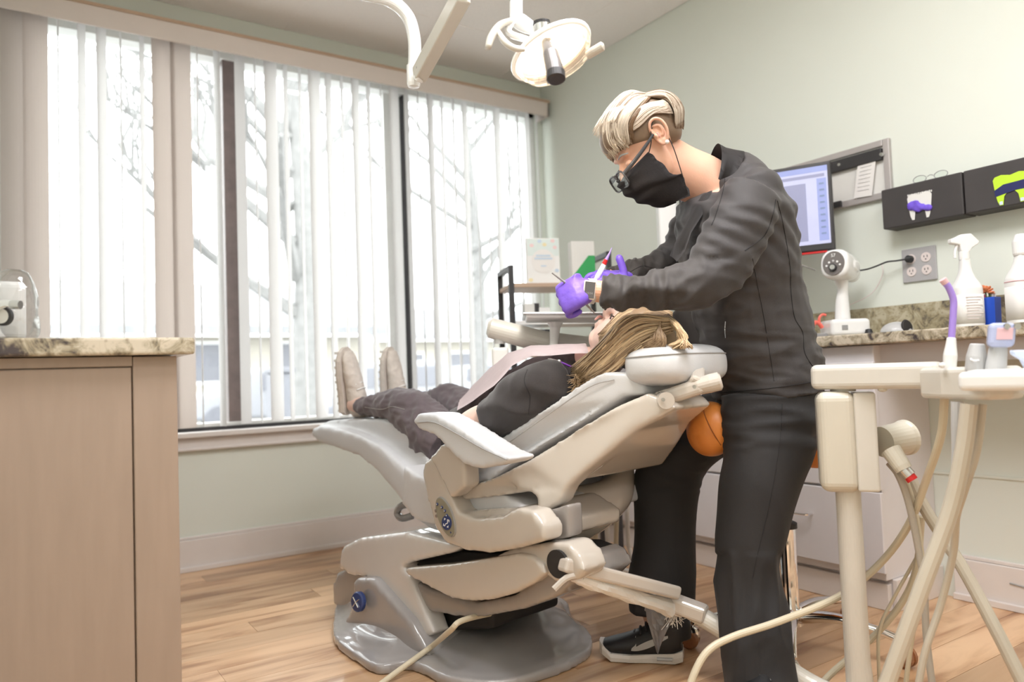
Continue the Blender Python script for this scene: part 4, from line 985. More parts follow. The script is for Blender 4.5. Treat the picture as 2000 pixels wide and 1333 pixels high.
# ---- head in its own frame: hf = face direction, hk = crown, hs = towards camera
hC = D(1262, 286, 1.93); sH = 1.93/F
hf = (CR*-.80+CU*-.57-CF*.10).normalized(); hk = (CR*-.57+CU*.80-CF*.08); hk = (hk-hf*hk.dot(hf)).normalized(); hs = hf.cross(hk)
if hs.dot(CF) > 0: hs = -hs
AX = (hf, hs, hk)
def H(f, s, k): return hC+hf*f+hs*s+hk*k
g = MB()
g.ell(H(-.012, 0, .030), (.095, .073, .078), AX, 28, 18)          # skull
g.ell(H(.022, 0, -.035), (.066, .060, .080), AX, 24, 16)          # face
g.ell(H(.032, 0, -.098), (.044, .042, .032), AX, 20, 12)          # chin and jaw
g.limb([(H(-.005, .05, -.02), .016, .014), (H(.0, .048, -.07), .018, .014), (H(.03, .03, -.105), .018, .014)], 12, 4)
g.limb([(H(-.005, -.05, -.02), .016, .014), (H(.0, -.048, -.07), .018, .014), (H(.03, -.03, -.105), .018, .014)], 12, 4)
g.limb([(H(.083, 0, -.005), .008, .008), (H(.098, 0, -.030), .009, .009), (H(.106, 0, -.048), .012, .012), (H(.092, 0, -.058), .012, .012)], 12, 4)   # nose
g.ell(H(.073, .0, .012), (.018, .05, .010), AX)                   # brow
g.ell(H(.066, .033, -.040), (.022, .022, .018), AX).ell(H(.066, -.033, -.040), (.022, .022, .018), AX)   # cheeks
NK = [(1290, 312, 1.95, 52, .05), (1330, 335, 1.96, 52, .052), (1368, 352, 1.97, 52, .056), (1405, 378, 1.985, 54, .07)]
g.limb([(D(x, y, d), b, mm(a, d)) for x, y, d, a, b in NK], 24, 5, up=CF)
# body under the clothes
g.limb([(D(1415, 370, 1.99), mm(58, 2), .12), (D(1438, 450, 2.0), mm(80, 2), .14), (D(1458, 580, 2.01), mm(76, 2), .125), (D(1490, 720, 2.03), mm(80, 2), .14), (D(1500, 800, 2.03), mm(78, 2), .14)], 24, 5, up=CR)
arm2(g, ARM_N[:-1]+[(1178, 572, 1.815, 28, .032), (1150, 571, 1.825, 28, .030)], .62); arm2(g, ARM_F+[(1190, 540, 2.03, 24, .030)], .62)
arm2(g, LEG_N, .62); arm2(g, LEG_F+[(1290, 1240, 2.12, 40, .05)], .62)
body = clay('body', g, 'skin', wk, .0055, 4)
# ear
g = MB(); ea = (-.004, .074, -.004)
def E_(f, k, s=0): return H(-.012+f, .074+s, .006+k)
g.tube([E_(.010, .0), E_(.012, .020, .004), E_(.004, .034, .008), E_(-.010, .036, .011), E_(-.021, .024, .013), E_(-.023, .004, .013), E_(-.017, -.014, .010), E_(-.008, -.026, .006), E_(.002, -.028, .002), E_(.008, -.016, 0), E_(.010, .0, 0)], .0042, 10, 4)
g.ell(E_(-.006, .004, -.001), (.017, .005, .031), AX).ell(E_(-.006, -.022, .003), (.009, .004, .009), AX)
g.tube([E_(.002, .022, .004), E_(-.010, .018, .007), E_(-.013, .002, .007), E_(-.006, -.010, .005)], .0034, 8, 4)
g.ell(E_(.007, -.003, .004), (.004, .004, .006), AX)
ear = clay('ear', g, 'skin', body, .0020, 2)
obj('ear_canal', MB().ell(E_(.001, -.002, .0035), (.0035, .0022, .0075), AX), 'lips', ear)
obj('pearl_earring', MB().ell(E_(-.006, -.029, .008), .0052), 'white_gloss', body)
g = MB().ell(H(.076, .034, -.012), (.009, .013, .008), AX); eye = obj('eyelid', g, 'skin', body)
obj('eyelashes', MB().tube([H(.080, .022, -.018), H(.086, .034, -.020), H(.078, .046, -.017)], [.0008, .0022, .0012], 6, 3), 'lash', body)
obj('eyebrow', MB().tube([H(.088, .018, .012), H(.084, .036, .016), H(.070, .052, .010)], [.002, .003, .0015], 8, 3, flat=.6), 'hanger', body)
# mask
g = MB()
def mp(u, v):    # u: nose bridge (0) to under the chin (1); v: -1 far .. 1 near
    a = v*PI/2
    ff_ = interp(u, [(0, .092), (.12, .121), (.3, .118), (.6, .101), (.85, .074), (1, .048)]); fe = interp(u, [(0, .030), (.4, .014), (.55, -.012), (1, -.006)])
    k = -.028-.128*u; se = interp(u, [(0, .066), (.4, .071), (1, .050)])
    c_ = math.cos(a)**.8
    return H(fe+(ff_-fe)*c_+.0035*math.sin(u*22)*c_+.002*math.sin(u*31+2)*abs(v), se*math.sin(a)*(1+.05*math.sin(a*2)**2), k-.018*math.exp(-((abs(v)-1)/.3)**2)*math.exp(-((u-.45)/.12)**2)+.012*(1-c_)*(1-2*u))
rows = [[g.bm.verts.new(mp(i/26, -1+2*j/36)) for j in range(37)] for i in range(27)]
for a, b in zip(rows, rows[1:]):
    for k in range(36): g._f((a[k], a[k+1], b[k+1], b[k]))
bmesh.ops.solidify(g.bm, geom=g.bm.faces[:], thickness=.0025)
mask = obj('face_mask', g, 'mask', wk, smooth=True)
obj('ear_loop', MB().tube([mp(.03, .98)+hs*.002, H(.014, .077, .0), E_(.010, .020, .006), E_(-.004, .032, .008)], .0013, 8, 5), 'black_rubber', mask)
obj('ear_loop', MB().tube([mp(.95, .97)+hs*.002, H(-.022, .078, -.055), E_(-.016, -.018, .008), E_(-.022, .0, .010)], .0013, 8, 5), 'black_rubber', mask)
# glasses
gf = .113; gl_ = thing
gls = MB()
def lensring(s0): return [H(gf+.000*1, s0+.029*math.copysign(abs(math.cos(t))**.6, math.cos(t)), -.036+.021*math.copysign(abs(math.sin(t))**.6, math.sin(t))) for t in np.linspace(0, 2*PI, 28)]
for s0 in (.032, -.032): gls.tube(lensring(s0), .0024, 8)
gls.tube([H(gf, .008, -.034), H(gf+.004, 0, -.031), H(gf, -.008, -.034)], .0022, 8, 3)
glasses = obj('glasses', gls, 'black_metal', wk)
for sg in (1, -1):
    obj('temple_arm', MB().limb([(H(gf, sg*.060, -.026), .0048, .0022), (H(gf-.035, sg*.075, -.016), .0050, .0022), (H(.03, sg*.079, -.0), .0042, .0020), (H(.0, sg*.080, .012), .003, .0018)], 10, 4, up=hk), 'black_metal', glasses)
for s0 in (.032, -.032): obj('lens', MB().prism([H(gf-.0005, s0+.027*math.copysign(abs(math.cos(t))**.6, math.cos(t)), -.036+.019*math.copysign(abs(math.sin(t))**.6, math.sin(t))) for t in np.linspace(0, 2*PI, 24, endpoint=False)], hf*.001), 'glass', glasses, smooth=False)
# ---- hair: cap and locks
def hairmesh(name, locks, m, par, seg=5):
    g = MB(); lay = g.bm.loops.layers.float_color.new('tone') if hasattr(g.bm.loops.layers, 'float_color') else g.bm.loops.layers.color.new('tone')
    for P, r, tone in locks:
        n0 = len(g.bm.faces)
        q = catmull(P, 5); m_ = len(q); rr = [max(.0004, r*(math.sin(PI*min(.97, .12+.85*i/(m_-1)))**.6)) for i in range(m_)]
        pts = [Vector(x) for x in q]; g.tube(pts, rr, seg, flat=.55)
        g.bm.faces.ensure_lookup_table()
        for f in g.bm.faces[n0:]:
            for l in f.loops: l[lay] = (tone, tone, tone, 1)
    return obj(name, g, m, par, smooth=True)
rnd = random.Random(11)
def capp(f, s, k, lift=0):      # push direction (f,s,k) onto the hair ellipsoid
    d = V(f, s, k); c = V(-.012, 0, .032); r = V((.104 if f > 0 else .120)+lift*(.7 if f > 0 else 1), .084+lift, .090+lift)
    e = V((d.x)/r.x, d.y/r.y, d.z/r.z).length; p = c+V(d.x/e, d.y/e, d.z/e); return H(p.x, p.y, p.z)
g = MB()
g.ell(H(-.014, 0, .040), (.099, .079, .080), AX, 28, 18)
g.ell(H(.035, 0, .055), (.066, .068, .055), AX, 24, 14).ell(H(-.058, 0, .006), (.048, .062, .050), AX)
cap = clay('hair', g, 'hair_short', wk, .006, 3)
ca_ = cap.data.color_attributes.new('tone', 'FLOAT_COLOR', 'CORNER'); 
for x in ca_.data: x.color = (.10, .10, .10, 1)
# remove the cap where the face is: carve by moving vertices in front of the hairline inward
o_ = base_of(wk)
for v in cap.data.vertices:
    q = v.co+o_-hC; f, s_, k = q.dot(hf), q.dot(hs), q.dot(hk)
    lim = .006+.38*max(0, f)        # hairline height
    if f > -.03 and k < lim: v.co -= (q-hf*(-.012)-hk*.0)*.16*min(1, (lim-k)/.02)
    elif k < -.035 : v.co -= q*.12
locks = []
def lock(ds, lift, r, tone):
    locks.append(([capp(*d_, l_) for d_, l_ in zip(ds, lift)], r, tone))
U_ = rnd.uniform
def clump(n, sd):
    b = rnd.random(); i = int(b*n); c = (i+.5)/n; nz = noise.noise(V(i*1.37+sd, sd*2.1, .3)); return c+(b-c)*.62, nz, noise.noise(V(i*2.7+sd*3, 1.1, sd))
for side_ in (1, -1):
    for i in range(800):     # from the crown forward and down, long sweep over the top
        b, n1, n2 = clump(17, 1+side_); j_ = U_(-.05, .05)+.05*n1
        p0 = V(-.62+.25*b+j_, side_*(.04+.50*b), .80-.15*b+j_); p1 = V(-.12+.22*b+j_, side_*(.10+.72*b), .97-.50*b); p2 = V(.52+j_, side_*(.12+.74*b), .78-.42*b+j_); p3 = V(.88+j_-.12*b, side_*(.10+.72*b), .42-.42*b+U_(-.16, .10))
        l_ = .005+.012*(1-b)*rnd.random()+.010*(n2+.2)*(1-.5*b)+.004*n1
        lock((p0, p1, p2, p3), (.001, l_+.004, l_+.003, l_*.7), U_(.0011, .0028), max(0, min(1, (.45+.50*(1-b))*(.5 if rnd.random() < .2 else 1)+.75*n1+U_(-.2, .15))))
    for i in range(300):     # ragged fringe falling over the forehead
        b, n1, n2 = clump(12, 5+side_); p0 = V(.25, side_*(.05+.6*b), .92); p1 = V(.70, side_*(.05+.62*b), .66); p2 = V(.97, side_*(.02+.7*b), .30); p3 = V(1.0-.1*b, side_*(.02+.72*b), U_(-.10, .10)+.22*n1-.06*b)
        lock((p0, p1, p2, p3), (.006, .008*rnd.random()+.008+.008*n2, .007*rnd.random()+.006+.010*n2, .008*rnd.random()+.008*max(0, n1)), U_(.0009, .0022), U_(.30, 1))
    for i in range(430):     # temple swept back over the top of the ear
        b, n1, n2 = clump(12, 9+side_); j_ = U_(-.03, .03)+.06*n1
        p0 = V(.72-.1*b, side_*.62, .22+.30*b+j_); p1 = V(.35, side_*.86, .18+.36*b+j_); p2 = V(-.15, side_*.93, .26+.32*b+j_); p3 = V(-.62-.15*b, side_*.72, .02+.35*b+U_(-.1, .1))
        lock((p0, p1, p2, p3), (.001, .003+.005*b, .003+.006*b, .002), U_(.0010, .0022), max(0, U_(.10, .45)+.45*b-.1+.6*n2))
    for i in range(520):     # back of the head down to the nape
        b, n1, n2 = clump(14, 13+side_); j_ = U_(-.06, .06); p0 = V(-.45, side_*(.05+.55*b), .85+j_); p1 = V(-.80, side_*(.10+.6*b), .45+j_); p2 = V(-.96+.15*b, side_*(.10+.72*b), .02); p3 = V(-.84+.2*b, side_*(.08+.66*b), -.34+U_(-.14, .06))
        lock((p0, p1, p2, p3), (.003, .008*rnd.random()+.002, .004, -.004), U_(.0011, .0024), max(0, U_(.05, .4)+.2*(j_+.06)*8+.6*n1))
for i in range(60):          # a few fly-away tips at the crown
    b = U_(-.8, .8); p0 = V(.1, b, .9); p1 = V(.5, b, .85); p2 = V(.8, b*1.05, .62)
    lock((p0, p1, p2), (.01, .022, .03+.012*rnd.random()), .0012, .95)
hairmesh('hair_locks', locks, 'hair_short', cap, 4)
# ---- hands
def hand(name, wrist, palm, fdir, back, fingers, thumb, m, par, sc=1., vox=.0028):
    """fdir: towards the knuckles, back: normal of the back of the hand; fingers: list of lists of bend points offsets"""
    side = fdir.cross(back).normalized(); g = MB()
    g.limb([(wrist, .027*sc, .021*sc), (wrist.lerp(palm, .5), .031*sc, .020*sc), (palm, .038*sc, .018*sc), (palm+fdir*.028*sc, .040*sc, .015*sc), (palm+fdir*.038*sc, .036*sc, .012*sc)], 20, 4, up=side, pw=2.5)
    for i, (ln, c1, c2, c3, sp) in enumerate(fingers):
        r0 = [.0095, .0098, .0093, .0082][i]*sc
        p = palm+fdir*.026*sc+side*((1.5-i)*.0195*sc); a = 0; pts = [(p-fdir*.01*sc, r0, r0)]; d = (fdir+side*sp).normalized()
        for j, (l_, c_) in enumerate(zip((.45*ln, .30*ln, .25*ln), (c1, c2, c3))):
            a += c_; dd_ = d*math.cos(a)-back*math.sin(a); p = p+dd_*l_; pts.append((p, r0*(1.02-.10*(j+1)), r0*(1.02-.10*(j+1))))
        g.limb([(x, a_, b_) for x, a_, b_ in pts], 12, 4)
        g.ell(pts[-1][0], r0*.78)
    t0 = palm-fdir*.018*sc+side*.030*sc*thumb[0]; pts = [(t0, .0135*sc, .0135*sc)]
    p = t0
    for v_, l_ in thumb[1:]:
        p = p+v_.normalized()*l_*sc; pts.append((p, .0105*sc, .0105*sc))
    g.limb(pts, 12, 4); g.ell(pts[-1][0], .0095*sc)
    gl = clay(name, g, m, par, vox, 3, lambda co: .0014*(wr(co, 22, (1, 1, 1), 2)-.6))
    return gl
# near hand: back of hand to the camera, knuckles lower left, fingers curled away round the mirror handle
nf = (CR*-.84-CU*.42+CF*.30).normalized(); nb = (-CF*.85+CU*.42-CR*.30); nb = (nb-nf*nb.dot(nf)).normalized()
nh = hand('glove', D(1152, 566, 1.825), D(1124, 573, 1.81), nf, nb, [(.068, .95, 1.2, .7, .0), (.074, 1.0, 1.3, .8, 0), (.070, 1.05, 1.3, .8, 0), (.056, 1.1, 1.3, .8, 0)], (1, (-CR*.6+CF*.8-CU*.2, .022), (-CR*.7+CF*.6-CU*.5, .022), (-CR*.3+CF*.4-CU*.9, .018)), 'glove', wk, 1.12)
tag(nh, 'purple glove on the near hand, cuff at the watch')
g = MB().tube([D(1143, 558, 1.80)+(D(1150, 570, 1.82)-D(1145, 570, 1.82))*0, D(1143, 558, 1.80)], .001)
g = MB(); cf_o = D(1146, 570, 1.826); cdir = (D(1170, 573, 1.82)-cf_o).normalized(); c_up = CU-cdir*CU.dot(cdir); c_up.normalize(); c_n = cdir.cross(c_up)
obj('glove_cuff', MB().tube([cf_o-cdir*.012+(c_up*math.cos(0)*0), cf_o+cdir*.004, cf_o+cdir*.007], [.0305, .031, .0315], 28), 'glove', nh, smooth=True)
# watch
wc = D(1151, 567, 1.826-.030); wx = (CR*.97+CF*.1-CU*.10).normalized(); wy = (CU*.97-CR*-.02); wy = (wy-wx*wy.dot(wx)).normalized(); wn = wx.cross(wy).normalized()
if wn.dot(CF) > 0: wn = -wn
wroot_ = obj('wrist_watch', MB().box(wc, (.030, .046, .009), (wx, wy, wn)), 'pearl' if 'pearl' in M else 'valance', wk, .0042, 4)
obj('watch_screen', MB().box(wc+wn*.0046, (.0245, .040, .0014), (wx, wy, wn)), 'watch_glass', wroot_, .0006)
g = MB(); g.mi = 0
g.text('10:04', wc+wn*.0056-wy*.008, .0075, wx, wy, .0001); obj('watch_digits', g, 'hanger', wroot_)
wa = D(1154, 569, 1.826)
obj('watch_strap', MB().tube([wa-wx*.010, wa-wx*.0095, wa+wx*.0095, wa+wx*.010], [.0300, .0312, .0312, .0300], 28), 'grey_device', wroot_, smooth=50)
obj('wrist', MB().tube([D(1140, 566, 1.828), D(1190, 572, 1.815)], [.0265, .0275], 24), 'skin', body)
# far hand holding the scaler, seen over the near wrist
ff = (CR*-.75+CU*.10-CF*.35).normalized(); fb = (CU*.9+CR*.2-CF*.2); fb = (fb-ff*fb.dot(ff)).normalized()
fh = hand('glove', D(1222, 544, 2.03), D(1197, 543, 1.99), ff, fb, [(.060, .35, .8, .5, .10), (.064, .6, 1.0, .6, .05), (.060, .7, 1.0, .6, 0), (.05, .8, 1.0, .6, -.05)], (-1, (CU*.9-CR*.1, .024), (CU*1-CR*.25, .022), (CU*.9-CR*.3, .016)), 'glove', wk, 1.02)
tag(fh, 'purple glove on the far hand, thumb raised')
# shoes
def sneaker(px0, py0, d0, px1, py1, d1, lab, drop=0):
    toe = D(px0, py0, d0); heel = D(px1, py1, d1)
    if drop is not None: toe = V(toe.x, toe.y, 0); heel = V(heel.x, heel.y, 0)
    L_ = (toe-heel).length; x = (toe-heel).normalized(); y = UP.cross(x).normalized()
    if y.dot(CF) > 0: y = -y
    P = lambda a, b, c: heel+x*(a*L_)+y*b+UP*c
    root = None
    g = MB(); seg_ = [(0, .030, .030), (.10, .036, .030), (.35, .036, .026), (.62, .045, .022), (.85, .044, .024), (.96, .030, .030), (1.0, .012, .036)]
    rows = []
    for a, w_, h_ in seg_:
        z0 = .0+(.014 if a > .9 else 0)+(.006 if a < .05 else 0)
        rows.append([g.bm.verts.new(P(a, b*w_, c)) for b, c in ((-1, z0+.004), (-.8, z0), (.8, z0), (1, z0+.004), (1.02, h_*.6+z0), (.96, h_+z0), (-.96, h_+z0), (-1.02, h_*.6+z0))])
    g._rings(rows); sole = obj('shoe', g, 'shoe_white', wk, smooth=50); tag(sole, lab)
    g = MB()
    g.limb([(P(.02, 0, .060), .030, .030), (P(.15, 0, .055), .050, .036), (P(.35, 0, .050), .046, .036), (P(.60, 0, .042), .032, .040), (P(.82, 0, .036), .022, .040), (P(.95, 0, .034), .016, .028)], 22, 5, up=UP)
    g.limb([(P(.12, 0, .06), .034, .052), (P(.13, 0, .09), .034, .055), (P(.14, 0, .115), .032, .052)], 20, 4, up=y)
    up_ = clay('upper', g, 'shoe_black', sole, .004, 3)
    bv = BVHTree.FromPolygons([v.co+base_of(sole.parent) for v in up_.data.vertices], [tuple(p.vertices) for p in up_.data.polygons])
    # white swoosh on the side
    g = MB(); top = []; bot = []
    for i in range(15):
        t = i/14; a = .16+.46*(1-t); c = .028+.030*((1-a)-.38)*1.6+.034*(t**2.2)*0
        # hooked tick: thick at the front bend, thin towards the heel
        ax_ = .60-.44*t; zc_ = .036+.040*t**1.1; th_ = .0120*math.sin(PI*min(1, .12+.88*(1-t)))**.8*(1-t*.55)+.0008
        for lst, z_ in ((top, zc_+th_), (bot, zc_-th_)):
            q = P(ax_, .08, z_); h = bv.ray_cast(q, -y); lst.append((h[0] if h[0] else q-y*.045)+y*.0026)
    # hook at the toe side
    tv = [g.bm.verts.new(p) for p in top]; bv_ = [g.bm.verts.new(p) for p in bot]
    for i in range(14): g._f((tv[i], tv[i+1], bv_[i+1], bv_[i]))
    hk0 = P(.545, .08, .072); h = bv.ray_cast(hk0, -y); 
    if h[0]: vv = g.bm.verts.new(h[0]+y*.0026); g._f((tv[0], vv, tv[2])); g._f((tv[0], bv_[0], vv))
    bmesh.ops.solidify(g.bm, geom=g.bm.faces[:], thickness=.0008); obj('swoosh', g, 'white', sole)
    for i in range(5):
        a = .42+.07*i; z_ = .098-.011*i
        obj('lace', MB().tube([P(a, .028, z_-.012), P(a+.01, 0, z_+.002), P(a, -.028, z_-.012)], .0028, 8, 4), 'black_rubber', sole)
    obj('air_window', MB().tube([P(.12, .0372, .016), P(.3, .0380, .016)], .005, 8, flat=1), 'grey_device', sole)
    if px0 < 1300: obj('tongue_tab', MB().box(P(.34, 0, .112), (.03, .035, .006), (x, y, UP)), 'lips', sole, .002)
    return sole
sneaker(1172, 1256, 2.10, 1335, 1290, 2.04, 'black sneaker with white sole and white swoosh')
sneaker(1462, 1440, 1.66, 1512, 1400, 1.85, 'black sneaker of the near foot under the trouser hem')
# instruments held
t1_ = thing('mouth_mirror', 'thin dark mirror handle held in the near gloved hand', 'dental tool', D(1100, 560, 1.80))
obj('handle', MB().tube([D(1078, 533, 1.80), D(1102, 551, 1.815), D(1150, 600, 1.88), D(1162, 613, 1.93)], [.002, .003, .003, .0015], 10), 'hanger', t1_)
t2_ = thing('scaler', 'white and purple scaler with red ring held in the far gloved hand', 'dental tool', D(1175, 530, 1.97))
obj('grip', MB().tube([D(1158, 560, 1.985), D(1168, 540, 1.975), D(1180, 516, 1.965)], [.006, .008, .006], 14), 'white_gloss', t2_, smooth=True)
obj('red_ring', MB().tube([D(1180, 516, 1.965), D(1184, 507, 1.962)], [.0065, .0055], 14), 'red', t2_)
obj('tip', MB().tube([D(1184, 508, 1.962), D(1190, 496, 1.96), D(1195, 484, 1.96)], [.005, .0026, .0006], 10), 'purple_plastic', t2_)
# ================================================================== THE PATIENT
pr = thing('person', 'person lying in the dental chair in dark top, grey trousers, pink bib', 'person', W(-.1, 0, .55))
def sp(px, py, v, a, b): p = S(px, py, v); return (p, b, mm(a, (p-EYE).dot(CF)))
# top: torso on the backrest and the near sleeve
g = MB()
g.limb([(S(1150, 712, 0), .10, .05), (S(1110, 735, 0), .165, .075), (S(1060, 762, 0), .175, .085), (S(1000, 800, 0), .165, .085), (S(940, 835, 0), .155, .085), (S(895, 850, 0), .15, .08)], 30, 5, up=CV_)
g.limb([sp(1098, 742, -.15, 44, .055), sp(1068, 755, -.19, 52, .062), sp(1020, 782, -.215, 56, .066), sp(985, 806, -.226, 50, .063), sp(960, 820, -.234, 45, .060)], 24, 5, up=CV_)
g.limb([(S(1100, 735, .15), .05, .055), (S(1050, 745, .24), .055, .055), (S(990, 790, .26), .05, .05)], 20, 5, up=CV_)
ptop = clay('top', g, 'patient_top', pr, .0065, 4, lambda co: .005*(wr(co, 8, (1, 2, 1), 3)-.5)+.002*(wr(co, 20, (1, 1, 1), 8)-.5))
PB_ = bvh(ptop)
stitch('seam', [(1030, 722), (1024, 745), (1035, 775), (1032, 810)], PB_, ptop, 'jacket_seam', .0009)
# trousers
g = MB()
g.limb([(S(905, 855, 0), .16, .085), (S(870, 868, 0), .165, .09)], 28, 5, up=CV_)
NL = [sp(880, 872, -.09, 50, .09), sp(850, 850, -.10, 52, .088), sp(815, 815, -.10, 48, .075), sp(785, 795, -.10, 38, .066), sp(750, 792, -.10, 26, .055), sp(722, 794, -.10, 20, .046), sp(706, 795, -.10, 17, .042)]
FL = [sp(940, 830, .10, 50, .09), sp(900, 800, .12, 42, .075), sp(872, 786, .12, 36, .066), sp(845, 790, .12, 28, .055), sp(812, 790, .12, 20, .046), sp(792, 787, .12, 16, .042)]
g.limb(NL, 26, 5, up=CV_); g.limb(FL, 26, 5, up=CV_)
ptr = clay('trousers', g, 'patient_trousers', pr, .0065, 3, lambda co: .006*(wr(co, 11, (2.0, 1, 1), 5)-.5)+.003*(wr(co, 20, (1.5, 2, 1), 6)-.5))
stitch('seam', [(712, 796), (745, 800), (765, 795), (790, 800)], bvh(ptr), ptr, 'seam', .0012)
# body: head, neck, forearm, ankles
pc_ = S(1232, 668, .0); pk = (CU_*-.97+V(0, 0, .26)); pk.normalize()      # crown direction (away from the feet)
pf = (V(0, 0, 1)*.93+CU_*.34-CV_*.05); pf = (pf-pk*pf.dot(pk)).normalized(); ps = pf.cross(pk)
if ps.dot(CV_) > 0: ps = -ps
PA = (pf, ps, pk)
def Q(f, s, k): return pc_+pf*f+ps*s+pk*k
g = MB()
g.ell(Q(-.010, 0, .03), (.088, .070, .078), PA, 26, 16).ell(Q(.022, 0, -.035), (.062, .057, .078), PA, 24, 14).ell(Q(.036, 0, -.098), (.036, .036, .026), PA)
g.limb([(Q(.082, 0, -.005), .007, .007), (Q(.098, 0, -.030), .008, .008), (Q(.104, 0, -.046), .011, .011), (Q(.09, 0, -.055), .011, .011)], 12, 4)
g.ell(Q(.080, 0, -.072), (.010, .022, .006), PA).ell(Q(.076, 0, -.086), (.012, .020, .007), PA)
g.limb([(Q(-.01, 0, -.07), .050, .050), (Q(-.025, 0, -.12), .050, .050), (S(1120, 722, 0), .065, .06), (S(1060, 765, 0), .12, .06), (S(930, 838, 0), .12, .06), (S(880, 865, 0), .12, .07)], 22, 5, up=CV_)
g.limb([sp(1070, 755, -.18, 30, .04), sp(980, 812, -.225, 30, .04), sp(948, 828, -.238, 40, .048), sp(920, 840, -.242, 37, .046), sp(902, 850, -.236, 26, .034), sp(888, 842, -.23, 18, .028), sp(876, 833, -.22, 14, .022)], 18, 5, up=CV_)
for L_ in (NL, FL): g.limb([(a, b*.55, c*.55) for a, b, c in L_], 16, 4, up=CV_)
g.limb([(S(730, 794, -.1), .032, .032), (S(705, 792, -.1), .029, .029), (S(690, 790, -.1), .032, .032)], 16, 4, up=CV_); g.limb([(S(800, 786, .12), .03, .03), (S(778, 782, .12), .028, .028), (S(765, 778, .12), .03, .03)], 16, 4, up=CV_)
pbody = clay('body', g, 'skin_pale', pr, .0052, 4)
g = MB().limb([(Q(.090, -.020, -.078), .002, .003), (Q(.098, 0, -.075), .004, .005), (Q(.090, .020, -.078), .002, .003)], 10, 4); obj('lips', g, 'lips', pbody)
for s_ in (.03, -.03): obj('closed_eye', MB().tube([Q(.073, s_-.012, -.012), Q(.078, s_, -.014), Q(.070, s_+.012, -.012)], .0018, 6, 3), 'lash', pbody)
# shoes pointing up
def pshoe(px, py, v, tilt):
    h = S(px, py, v); a = (UP*.985+CU_*-.10+CV_*tilt).normalized(); b = CU_*.75-CR*.66; b = (b-a*b.dot(a)).normalized(); c_ = a.cross(b)   # a: heel->toe, b: sole normal
    P = lambda x, y, z: h+a*x+c_*y+b*z
    g = MB(); rows = []
    for x, w_, t_ in ((-.012, .020, .022), (.0, .034, .028), (.06, .036, .026), (.13, .044, .024), (.19, .044, .022), (.225, .030, .018), (.24, .012, .012)):
        rows.append([g.bm.verts.new(P(x, y*w_, z)) for y, z in ((-1, 0), (1, 0), (1.05, t_*.6), (.95, t_), (-.95, t_), (-1.05, t_*.6))])
    g._rings(rows); so = obj('shoe', g, 'shoe_cream', pr, smooth=50)
    for k in range(9): obj('tread_lug', MB().box(P(.005+.027*k, .0, .027), (.010, .076 if 3 < k < 8 else .066, .010), (a, c_, b)), 'offwhite', so, .002)
    g = MB(); g.limb([(P(-.005, 0, -.030), .030, .026), (P(.03, 0, -.034), .036, .038), (P(.09, 0, -.030), .036, .034), (P(.15, 0, -.018), .040, .026), (P(.20, 0, -.010), .036, .018), (P(.225, 0, -.006), .022, .012)], 20, 5, up=c_)
    g.limb([(P(.012, 0, -.02), .034, .036), (P(.016, 0, -.06), .036, .038), (P(.02, 0, -.078), .034, .036)], 20, 4, up=c_)
    clay('upper', g, 'shoe_cream', so, .004, 3, lambda co: .0016*(wr(co, 30, (1, 1.5, 1), 4)-.5))
    for i in range(5): obj('lace', MB().tube([P(.085+.020*i, -.026, -.056+.007*i), P(.09+.020*i, 0, -.066+.008*i), P(.085+.020*i, .026, -.056+.007*i)], .0024, 6, 4), 'white', so)
    return so
tag(pshoe(684, 803, -.10, -.10), 'cream sneaker on the near foot, toe up'); tag(pshoe(762, 795, .12, -.02), 'cream sneaker on the far foot, toe up')
# bib
bibpx = [[(1150, 697, -.05), (1140, 690, .06)], [(1095, 700, -.115), (1085, 690, .10)], [(1040, 702, -.165), (1035, 692, .12)], [(1000, 722, -.185), (990, 702, .12)], [(965, 762, -.19), (955, 730, .12)], [(925, 795, -.18), (925, 765, .12)], [(893, 815, -.165), (905, 800, .10)]]
g = MB(); rows = []
for k in range(19):
    f = k/18*6; i = min(5, int(f)); q = f-i; A0 = S(*bibpx[i][0]).lerp(S(*bibpx[i+1][0]), q); A1 = S(*bibpx[i][1]).lerp(S(*bibpx[i+1][1]), q)
    rows.append([g.bm.verts.new(A0.lerp(A1, j/12)+UP*(.022*math.sin(PI*j/12)+.0015*math.sin(3*j+k))+UP*(.009+.012*max(0, k-10)/8)) for j in range(13)])
for a, b in zip(rows, rows[1:]):
    for k in range(12): g._f((a[k], a[k+1], b[k+1], b[k]))
bmesh.ops.solidify(g.bm, geom=g.bm.faces[:], thickness=.0015); bib = obj('bib', g, 'bib', pr, smooth=True)
cl0 = S(1072, 702, -.15); cl1 = S(1092, 707, -.155)
clip = obj('bib_clip', MB().beam(cl0, cl1, .010, .006), 'steel', bib, .002); obj('clip_rivet', MB().ell(cl1, .006), 'steel', clip)
obj('neck_cord', MB().tube([cl1, S(1102, 711, -.15), S(1118, 717, -.13), S(1135, 712, -.08)], .0028, 8, 4), 'purple', bib)
